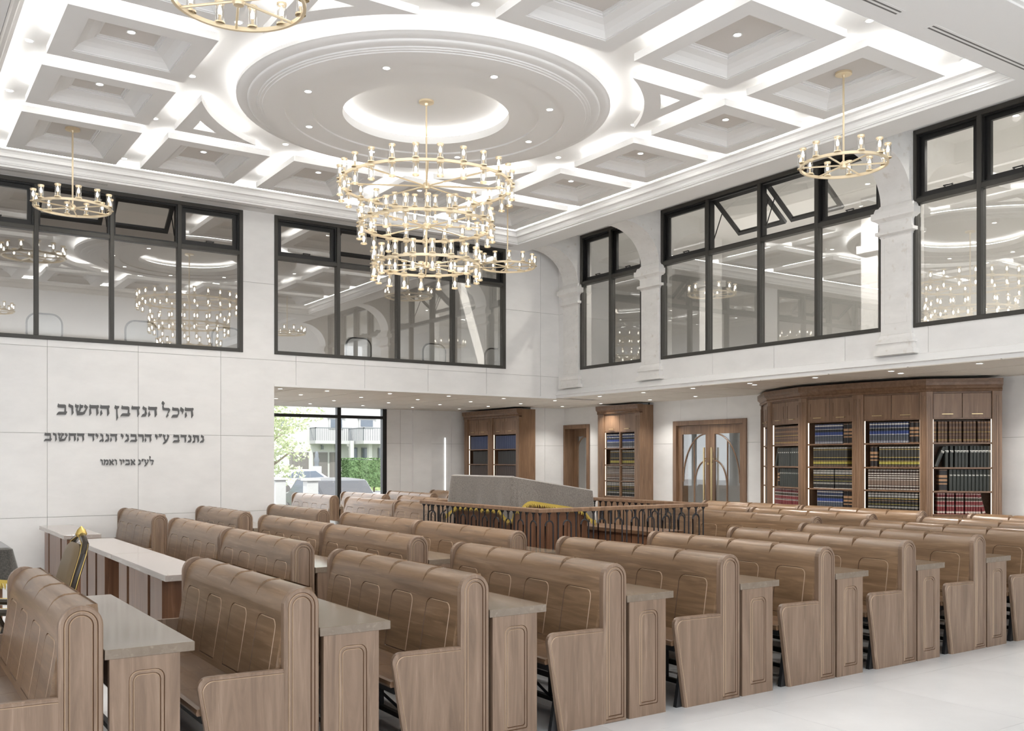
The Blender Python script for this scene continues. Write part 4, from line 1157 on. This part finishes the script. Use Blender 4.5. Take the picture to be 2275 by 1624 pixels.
# two-bay bookcase in the far corner
for q, (y1, y0) in enumerate(((19.02, 17.88), (17.88, 16.76))):
    fn, wl = front((11.5, y1), (11.5, y0))
    root = thing('bookcase', 'tall oak bookcase in the far corner, the bay %s' % ('against the window wall' if q == 0 else 'with the plain wooden side'), 'bookcase', (0, 0, 0))
    a, b = bay(root, fn, wl, .15 if q == 0 else .06, .12, .40, True)
    for si, (n, mt) in enumerate(((12, 'b_blue'), (11, 'b_blackgold'), (12, 'b_lattice'), (12, 'b_black'))):
        shelf_books(fn, a, b, SHELF_Z[si], n, mt, '', '', merge=True, start=.14 if si == 1 else .04)
# single case with a middle divider between the doors
fn, wl = front((12.52, 15.36), (12.52, 14.06))
root = thing('bookcase', 'slim oak bookcase with a middle divider standing between the single and double doors', 'bookcase', (0, 0, 0))
a, b = bay(root, fn, wl, .19, .16, .325, False, True); m_ = (a+b)/2
for si, (mt, c, n1, n2) in enumerate((('b_blue', 'blue and gold', 8, 7), ('b_blackgold', 'black and gold', 6, 7), ('b_lattice', 'brown and white', 8, 8), ('b_black', 'black and yellow', 6, 6))):
    s = ['top', 'second', 'third', 'fourth'][si]
    for c0, c1, nn, st, hf in ((a, m_-.012, n1, .12 if si == 1 else .01, 'single'), (m_+.012, b, n2, 0.0, 'double')):
        shelf_books(fn, c0, c1, SHELF_Z[si], nn, mt, '{o} %s book, %s shelf of the slim bookcase, half beside the %s door' % (c, s, hf), '%s books, %s shelf, slim bookcase' % (c, s), start=st)
o = ALLBOOKS.obj('books', ALLMATS); o['kind'] = 'stuff'; tag(o, 'rows of dark books in the far corner bookcase and the narrow end bay of the library', 'books')

# ------------------------------------------------------------------ chandeliers
def ring_loop(R, tw, th, n=64):
    return MB().lathe([(R-tw, -th), (R+tw, -th), (R+tw, th), (R-tw, th), (R-tw, -th)], (0,0,0), n)
def lamp_meshes(h, r):
    cup = MB().lathe([(r+.006, 0), (r+.006, .012), (.010, .016), (.010, .055), (.013, .06), (0, .062)], (0,0,0), 12).mesh('holder', 'gold', True)
    tube = MB().lathe([(r, .012), (r, h-.012)], (0,0,0), 14).mesh('glass', 'tube', True)
    cap = MB().lathe([(r+.004, h-.016), (r+.005, h-.014), (r+.005, h), (r-.004, h), (r-.004, h-.016), (r+.004, h-.016)], (0,0,0), 14).mesh('rim', 'gold', True)
    bulb = MB().lathe([(0, .060), (.011, .070), (.015, .085), (.012, .105), (.004, .128), (0, .134)], (0,0,0), 10).mesh('bulb', 'bulb', True)
    return cup, tube, cap, bulb
LM = lamp_meshes(.155, .031)
def lamp(root, x, y, z, down=False):
    c = put('candle_lamp', LM[0], root, (x, y, z))
    if down: c.rotation_euler = (PI, 0, 0)
    for nm, me in (('glass', LM[1]), ('rim', LM[2]), ('bulb', LM[3])): put(nm, me, c)
def tier(root, z, R, n, spokes, both, th=.014, a0=0.0):
    ring_loop(R, .011, th).obj('ring', 'gold', root, True).location = (0, 0, z)
    for i in range(spokes):
        a = 2*PI*i/spokes+a0
        MB().tube([(.03*math.cos(a), .03*math.sin(a), z), ((R-.01)*math.cos(a), (R-.01)*math.sin(a), z)], .009, 6).obj('spoke', 'gold', root, True)
    MB().lathe([(0, -.035), (.035, -.03), (.045, 0), (.035, .03), (.012, .045), (0, .045)], (0,0,z), 12).obj('hub', 'gold', root, True)
    for i in range(n):
        a = 2*PI*(i+.5)/n+a0
        lamp(root, R*math.cos(a), R*math.sin(a), z+th)
        if both: lamp(root, R*math.cos(a), R*math.sin(a), z-th, True)
def chandelier(x, y, zr, z0, label, tiers, both, group=None):
    root = thing('chandelier', label, 'chandelier', (x, y, zr), 0, group)
    MB().lathe([(0, 0), (.085, 0), (.085, -.022), (.02, -.026), (.014, -.05), (0, -.05)], (0,0,0), 24).obj('ceiling_rose', 'gold', root, True)
    MB().tube([(0, 0, -.03), (0, 0, tiers[-1][0]-zr)], .0105, 8).obj('rod', 'gold', root, True)
    for z, R, n, sp, a0 in tiers: tier(root, z-zr, R, n, sp, both, a0=a0)
    return root
chandelier(CC[0], CC[1], ZC, 0, 'large brass three tier ring chandelier with glass candle tubes under the round ceiling moulding',
           [(4.79, .965, 24, 8, .3), (4.335, .748, 20, 8, .3), (3.89, .60, 18, 8, .3)], True)
zr = ZB+.1415
for x, y, lb in (((CX[0][0]+CX[0][1])/2, (CY[4][0]+CY[4][1])/2, 'small brass ring chandelier hanging before the windows above the wall inscription'),
                 ((CX[4][0]+CX[4][1])/2, (CY[0][0]+CY[0][1])/2, 'small brass ring chandelier hanging in front of the tilted arcade windows'),
                 ((CX[4][0]+CX[4][1])/2, (CY[4][0]+CY[4][1])/2, 'small brass ring chandelier in the far corner behind the large chandelier'),
                 ((CX[0][0]+CX[0][1])/2, (CY[0][0]+CY[0][1])/2, 'small brass ring chandelier cut by the top edge of the view')):
    chandelier(x, y, zr, 0, lb, [(4.765, .432, 12, 6, .25)], False, 'small corner chandeliers')

# ------------------------------------------------------------------ downlights
RIM = MB().lathe([(.036, 0), (.048, 0), (.048, -.004), (.036, -.003), (.033, .0)], (0,0,0), 20).mesh('rim', 'plaster', True)
FACE = MB().lathe([(0, -.0012), (.035, -.0012)], (0,0,0), 20).mesh('lens', 'spotface')
def downlight(x, y, z, label, group, watts, size=1.25, spot=110):
    t = thing('downlight', label, 'downlight', (x, y, z), 0, group); t.scale = (1, 1, 1)
    a = put('rim', RIM, t); b = put('lens', FACE, t)
    if watts:
        l = D.lights.new('downlight_lamp', 'SPOT'); l.energy = watts; l.spot_size = math.radians(spot); l.spot_blend = .7; l.shadow_soft_size = .05; l.color = (1, .96, .9)
        lo = D.objects.new('downlight_lamp', l); C.objects.link(lo); lo.parent = t; lo.location = (0, 0, -.02)
for x, y in ((1.27, 10.24), (1.262, 11.75), (2.815, 10.23), (2.80, 11.75), (2.83, 13.54), (4.42, 11.77), (7.648, 10.24), (7.66, 8.73), (7.647, 5.44), (9.2, 5.44), (2.825, 8.73), (4.46, 7.2), (6.03, 7.2), (6.02, 11.77)):
    downlight(x, y, ZC-.0005, 'small round downlight in the white strip between two ceiling coffers', 'downlights between the coffers', SPOT_W)
for i in range(8):
    t = i*PI/4; downlight(CC[0]+1.41*math.cos(t), CC[1]+1.41*math.sin(t), 5.5555, 'small round downlight set in the great round ceiling moulding', 'downlights in the round moulding', SPOT_W)
for i, (x0, x1) in enumerate(CX):
    for j, (y0, y1) in enumerate(CY):
        if (i in (0, 4)) != (j in (0, 4)):
            downlight((x0+x1)/2, (y0+y1)/2, ZB+.141, 'small round downlight in the centre of a ceiling coffer', 'downlights in the coffers', SPOT_W)
for y in (14.72, 15.88, 17.1, 18.3):
    for x in (5.44, 6.24, 7.39, 8.555, 9.73, 10.91):
        if x < 6 and y > 15: continue
        downlight(x, y, ZL-.0005, 'small round downlight in the low ceiling beyond the inscribed wall', 'downlights in the low ceiling beyond the inscribed wall', LOWSPOT_W if (round(x*10)+round(y*10)) % 2 else LOWSPOT_W*.5, spot=120)
for y in (13.26, 12.1, 10.93, 9.75, 8.57, 7.39, 6.22, 5.05): downlight(10.83, y, ZL-.0005, 'small round downlight at the edge of the low ceiling under the arcade gallery', 'downlights at the gallery edge', LOWSPOT_W, spot=120)
for y in (16.26, 14.96, 13.5, 12.3, 6.2, 4.9): downlight(12.25, y, ZL-.0005, 'small round downlight in the low ceiling close to the doors and bookcases', 'downlights close to the doors', LOWSPOT_W, spot=120)
downlight(11.2, 7.5, ZL-.0005, 'small round downlight in the low ceiling before the last library bay', 'downlights before the library', LOWSPOT_W, spot=120)
downlight(11.1, 9.9, ZL-.0005, 'small round downlight in the low ceiling before the middle library bay', 'downlights before the library', LOWSPOT_W, spot=120)
for x, y in ((11.6, 12.4), (11.6, 6.2), (12.6, 9.0), (13.0, 5.0)): downlight(x, y, 5.899, 'added fill lamp in the arcade gallery ceiling, brightening the panes', 'added gallery fill lamps', 130, spot=150)  # unseen lamps added so the arcade windows look bright inside
for x in (1.5, 4.5, 8.0): downlight(x, 16.2, 5.899, 'added fill lamp in the gallery ceiling, brightening the inscription wall windows', 'added gallery fill lamps by the text wall', 60, spot=150)  # unseen lamps added to lift the gallery behind the text wall
for y in (12.0, 16.2): downlight(13.9, y, 2.599, 'added fill lamp in the passage, brightening the glazed doors', 'added passage fill lamps', 25, spot=140)  # unseen lamps added to whiten the view through the door glass

# linear air diffusers in the border soffit
def diffuser(x0, x1, y, label, n, dy=.036, wd=.018):
    root = thing('air_diffuser', label, 'air vent', ((x0+x1)/2, y, ZS))
    h = (x1-x0)/2
    MB().box(-h-.02, h+.02, -dy*n/2-.012, dy*n/2+.012, -.0015, 0).obj('flange', 'plaster', root)
    for i in range(n):
        c = (i-(n-1)/2)*dy; MB().box(-h, h, c-wd/2, c+wd/2, -.0022, -.001).obj('slot', 'grille', root)
diffuser(5.3, 7.23, 4.86, 'two slot air diffuser in the near soffit, cut by the top edge', 2, .042)
diffuser(7.69, 10.2-.45, 4.86, 'two slot air diffuser in the near soffit near the arcade', 2, .042)
diffuser(.6, 2.71, 14.01, 'thin three slot air diffuser above the small chandelier on the inscription side', 3, .03, .008)
diffuser(3.71, 4.95, 14.01, 'thin three slot air diffuser above the gap between the two gallery windows', 3, .03, .008)
diffuser(5.42, 9.45, 14.01, 'thin three slot air diffuser above the gallery window behind the large chandelier', 3, .03, .008)

# ------------------------------------------------------------------ white chairs up in the gallery
def gallery_chair(x, y, rz, label):
    root = thing('gallery_chair', label, 'chair', (x, y, 3.05), rz, 'white gallery chairs behind the panes')
    P = rrect(-.22, .22, .42, .86 if False else .74, .13, .05, 6)
    MB().prism(P, lambda a, b, t: (a, t+.02, b), 0, .03).obj('backrest', 'chairwhite', root)
    P2 = rrect(-.245, .245, .40, .765, .15, .06, 6)
    mb = MB(); L = [[(a, .024, b) for a, b in P], [(a, .024, b) for a, b in P2], [(a, .046, b) for a, b in P2], [(a, .046, b) for a, b in P]]; mb.loops(L+[L[0]]).obj('back_rim', 'vinyl', root)
    MB().box(-.22, .22, .03, .48, .40, .46).obj('seat', 'chairwhite', root, bevel=.02)
    lg = MB().tube([(0, 0, 0), (0, 0, .41)], .013, 6).mesh('leg', 'vinyl')
    for sx in (-.2, .2):
        for sy in (.06, .44): put('leg', lg, root, (sx, sy, 0))
for x, lb in ((2.08, 'below the small chandelier on the inscription side'), (3.42, 'to one side of the mirrored large chandelier'), (4.72, 'at the end of the window above the inscription'),
              (7.02, 'in the second pane of the window behind the chandelier'), (8.52, 'in the third pane of the window behind the chandelier'), (9.85, 'at the end of the window behind the chandelier')):
    gallery_chair(x, 15.15, 0, 'white round backed gallery chair %s' % lb)

# ------------------------------------------------------------------ street beyond the lower window
g = setting('ground')
MB().box(-40, 80, 19.7, 140, -.35, -.25).obj('road', plain('asphalt', (.32, .32, .33, 1), .8), g)
MB().box(0, 60, 54, 58.6, -.25, .12).obj('lawn', stone('grass', (.30, .38, .16, 1), .5, 6.0, .9), g)
MB().box(-5, 12, 33, 40, -.25, -.1).obj('lawn', D.materials['grass'], g)
M['facade'] = plain('house render', (.42, .42, .41, 1), .8); M['facadetrim'] = plain('house trim', (.36, .36, .36, 1), .7)
M['houseglass'] = plain('house window glass', (.10, .12, .15, 1), .08); M['garage'] = plain('dark doors', (.13, .12, .115, 1), .6); M['gridiron'] = plain('balcony iron', (.12, .13, .14, 1), .5)
hs = thing('house', 'pale rendered house with balconies across the street', 'house', (26, 60, -.25))
def hb(nm, x0, x1, y0, y1, z0, z1, mat, par=None): return MB().box(x0-26, x1-26, y0-60, y1-60, z0+.25, z1+.25).obj(nm, mat, par or hs)
hb('wall', 18, 36, 60, 68, -.25, 8.2, 'facade')
rf = MB().prism([(-9, 8.3), (11, 8.3), (8, 10.3), (-6, 10.3)], lambda a, b, t: (a, t, b+.25), -.6, 8.4).obj('roof', plain('roof slate', (.35, .33, .32, 1), .8), hs)
for x0, x1, z0, z1 in ((25.55, 26.6, 3.75, 4.5), (27.75, 28.9, 3.85, 4.5), (31, 32, 3.8, 4.6), (22.0, 23.0, 3.8, 4.6)):
    f = hb('window', x0, x1, 59.94, 60.0, z0, z1, 'facadetrim'); hb('pane', x0+.12, x1-.12, 59.92, 59.95, z0+.1, z1-.1, 'houseglass', None).parent = f
    hb('lintel', x0-.12, x1+.12, 59.85, 60, z1, z1+.14, 'facadetrim')
for x0, x1 in ((24.45, 25.45), (25.62, 26.3), (22.8, 24.1)): hb('garage_door', x0, x1, 59.93, 60.0, -.25, 2.17, 'garage')
for x0, x1 in ((27.12, 27.62), (27.95, 28.45), (29.2, 30.2)):
    f = hb('window', x0, x1, 59.93, 60.0, 0.7, 2.5, 'gridiron'); hb('pane', x0+.07, x1-.07, 59.91, 59.94, .77, 2.43, 'houseglass', None).parent = f
for x in (25.0, 26.03):
    q = hb('wall_lamp', x-.07, x+.07, 59.7, 59.84, 2.36, 2.62, 'gridiron'); hb('bracket', x-.02, x+.02, 59.8, 60.0, 2.62, 2.66, 'gridiron').parent = q
for x, y in ((26.75, 59.0), (28.85, 58.0), (27.8, 58.4)): hb('column', x-.13, x+.13, y-.13, y+.13, -.25, 2.95, 'facade')
def balcony(x0, x1, y0, zf):
    q = hb('balcony', x0, x1, y0, 60, zf-.22, zf, 'facadetrim')
    mb = MB(); n = int((x1-x0)/.13)
    for i in range(n+1):
        x = x0+(x1-x0)*i/n; mb.box(x-.012-26, x+.012-26, y0+.02-60, y0+.045-60, zf+.25, zf+1.05)
    m = int((60-y0)/.13)
    for i in range(m+1):
        y = y0+(60-y0)*i/max(m, 1); mb.box(x0-26, x0+.025-26, y-.012-60, y+.012-60, zf+.25, zf+1.05)
    mb.box(x0-26, x1-26, y0-60, y0+.06-60, zf+1.05, zf+1.11).box(x0-26, x0+.06-26, y0-60, 0, zf+1.05, zf+1.11)
    mb.obj('railing', 'gridiron', q)
balcony(24.2, 26.8, 59.0, 2.95); balcony(27.0, 29.6, 57.6, 2.95)
# hedge
rr = random.Random(11)
def leafy(mb, cx, cy, cz, sx, sy, sz, n, size, shell=True):
    for _ in range(n):
        while True:
            p = Vector((rr.uniform(-1, 1), rr.uniform(-1, 1), rr.uniform(-1, 1)))
            if p.length < 1: break
        if shell: p = p*(p.length**-.45 if p.length > .05 else 1)*.98
        c = Vector((cx+p.x*sx, cy+p.y*sy, cz+p.z*sz)); s = size*rr.uniform(.6, 1.4)
        a = Vector((rr.uniform(-1, 1), rr.uniform(-1, 1), rr.uniform(-.4, .9))).normalized(); b = a.cross(Vector((rr.uniform(-1, 1), rr.uniform(-1, 1), rr.uniform(-1, 1)))).normalized()
        mb.add([c-a*s, c+b*s*.45, c+a*s, c-b*s*.45], [(0, 1, 2, 3)])
M['hedge'] = stone('hedge green', (.10, .17, .065, 1), .5, 9.0, .8); M['leaf'] = stone('pale leaf', (.55, .60, .38, 1), .35, 3.0, .7)
hd = thing('hedge', 'clipped green box hedge in front of the house across the street', 'hedge', (24.35, 52, -.25))
MB().box(-1.15, 1.15, -.5, .5, .3, 1.92).obj('inner_growth', 'hedge', hd)
mb = MB()
for _ in range(2600):
    f = rr.choice('xXyz'); x, y, z = rr.uniform(-1.2, 1.2), rr.uniform(-.55, .55), rr.uniform(.3, 2.0)
    if f == 'x': x = -1.2
    elif f == 'X': x = 1.2
    elif f == 'y': y = -.55
    else: z = 2.0
    c = Vector((x, y, z)); s = rr.uniform(.04, .08)
    a = Vector((rr.uniform(-1, 1), rr.uniform(-1, 1), rr.uniform(-1, 1))).normalized(); b = a.cross(Vector((rr.uniform(-1, 1), rr.uniform(-1, 1), 1))).normalized()
    mb.add([c-a*s, c+b*s*.5, c+a*s, c-b*s*.5], [(0, 1, 2, 3)])
q = mb.obj('leaves', 'hedge', hd); q['kind'] = 'stuff'
for x in (-.7, 0, .7): MB().tube([(x, 0, 0), (x, 0, .5)], .05, 6).obj('stem', plain('bark', (.20, .16, .12, 1), .9) if x == -.7 else D.materials['bark'], hd)
# tree
tr = thing('tree', 'leafy tree with pale sunlit foliage outside the street window', 'tree', (13.0, 37, -.25))
trunk = MB().tube([(0, 0, 0), (.1, 0, 1.0), (.05, 0, 1.9), (.2, .1, 3.2)], [.20, .16, .13, .06], 8)
trunk.obj('trunk', D.materials['bark'], tr, True)
br = MB()
for i in range(14):
    a = rr.uniform(0, 6.28); z = rr.uniform(1.2, 2.6); l = rr.uniform(1.2, 2.3)
    br.tube([(.08, 0, z), (l*.5*math.cos(a), l*.5*math.sin(a), z+.35), (l*math.cos(a), l*math.sin(a), z+.9*rr.uniform(.3, 1))], [.045, .03, .012], 5)
br.obj('branches', D.materials['bark'], tr, True)
mb = MB()
for _ in range(34):
    a = rr.uniform(0, 6.28); r = rr.uniform(.2, 2.0)
    leafy(mb, r*math.cos(a), r*math.sin(a), rr.uniform(1.25, 4.6)-.1*r, .62, .62, .45, 150, .085)
q = mb.obj('foliage', 'leaf', tr); q['kind'] = 'stuff'
sb_ = thing('shrub', 'small loose shrub growing low beneath the tree', 'shrub', (13.4, 44, -.25))
mb = MB()
for _ in range(7): leafy(mb, rr.uniform(-1.5, 1.5), rr.uniform(-.4, .4), rr.uniform(.5, 1.2), .6, .5, .4, 120, .09)
q = mb.obj('foliage', 'leaf', sb_); q['kind'] = 'stuff'
for i in range(5): MB().tube([(-1.2+.6*i, 0, 0), (-1.1+.55*i, 0, .7)], .03, 5).obj('stem', D.materials['bark'], sb_)
# cars
def car(x, y, rz, col, label):
    root = thing('car', label, 'car', (x, y, -.25), rz)
    paint = plain('car paint', col, .25)
    P = [(-2.1, .35), (-2.15, .62), (-2.0, .82), (-1.45, .92), (-.85, 1.36), (.55, 1.40), (1.25, .98), (1.95, .86), (2.12, .65), (2.1, .35)]
    MB().prism(P, lambda a, b, t: (a, t, b), -.82, .82).obj('body', paint, root, bevel=.05)
    Q = [(-1.30, .94), (-.82, 1.30), (.50, 1.33), (1.05, .98)]
    for sy in (-1, 1): MB().prism(Q, lambda a, b, t: (a, t, b), .822*sy-.004, .822*sy+.004).obj('side_window', 'houseglass', root)
    wh = MB().lathe([(0, -.09), (.20, -.10), (.32, -.09), (.32, .09), (.20, .10), (0, .09)], (0,0,0), 16).mesh('wheel', 'vinyl', True)
    for sx in (-1.35, 1.35):
        for sy in (-.76, .76): put('wheel', wh, root, (sx, sy, .32)).rotation_euler = (PI/2, 0, 0)
car(19.4, 49.5, .15, (.75, .75, .76, 1), 'white car parked by the lawn across the street')
car(11.35, 26.6, PI/2, (.05, .05, .055, 1), 'dark grey car parked end on, close outside the street window')
# gate pillars
def pillar(x, y, h, label):
    root = thing('gate_pillar', label, 'pillar', (x, y, -.25), 0, 'white gate pillars')
    MB().box(-.16, .16, -.16, .16, 0, h).obj('shaft', 'facade', root, bevel=.01)
    MB().box(-.21, .21, -.21, .21, h, h+.07).obj('cap', 'facade', root, bevel=.01)
    MB().box(-.20, .20, -.20, .20, 0, .18).obj('plinth', 'facade', root)
pillar(9.75, 26.5, 1.35, 'white gate pillar just inside the edge of the street window'); pillar(9.95, 24.6, 1.36, 'white gate pillar under the tree beside the dark car')
st = thing('statue', 'small dark statue on a white pedestal before the house', 'statue', (21.4, 52, -.25))
MB().box(-.22, .22, -.22, .22, 0, 1.55).obj('pedestal', 'facade', st, bevel=.02)
MB().lathe([(0, 1.55), (.14, 1.55), (.12, 1.7), (.17, 1.9), (.10, 2.1), (.11, 2.25), (.06, 2.4), (0, 2.42)], (0,0,0), 10).obj('figure', 'gridiron', st, True)
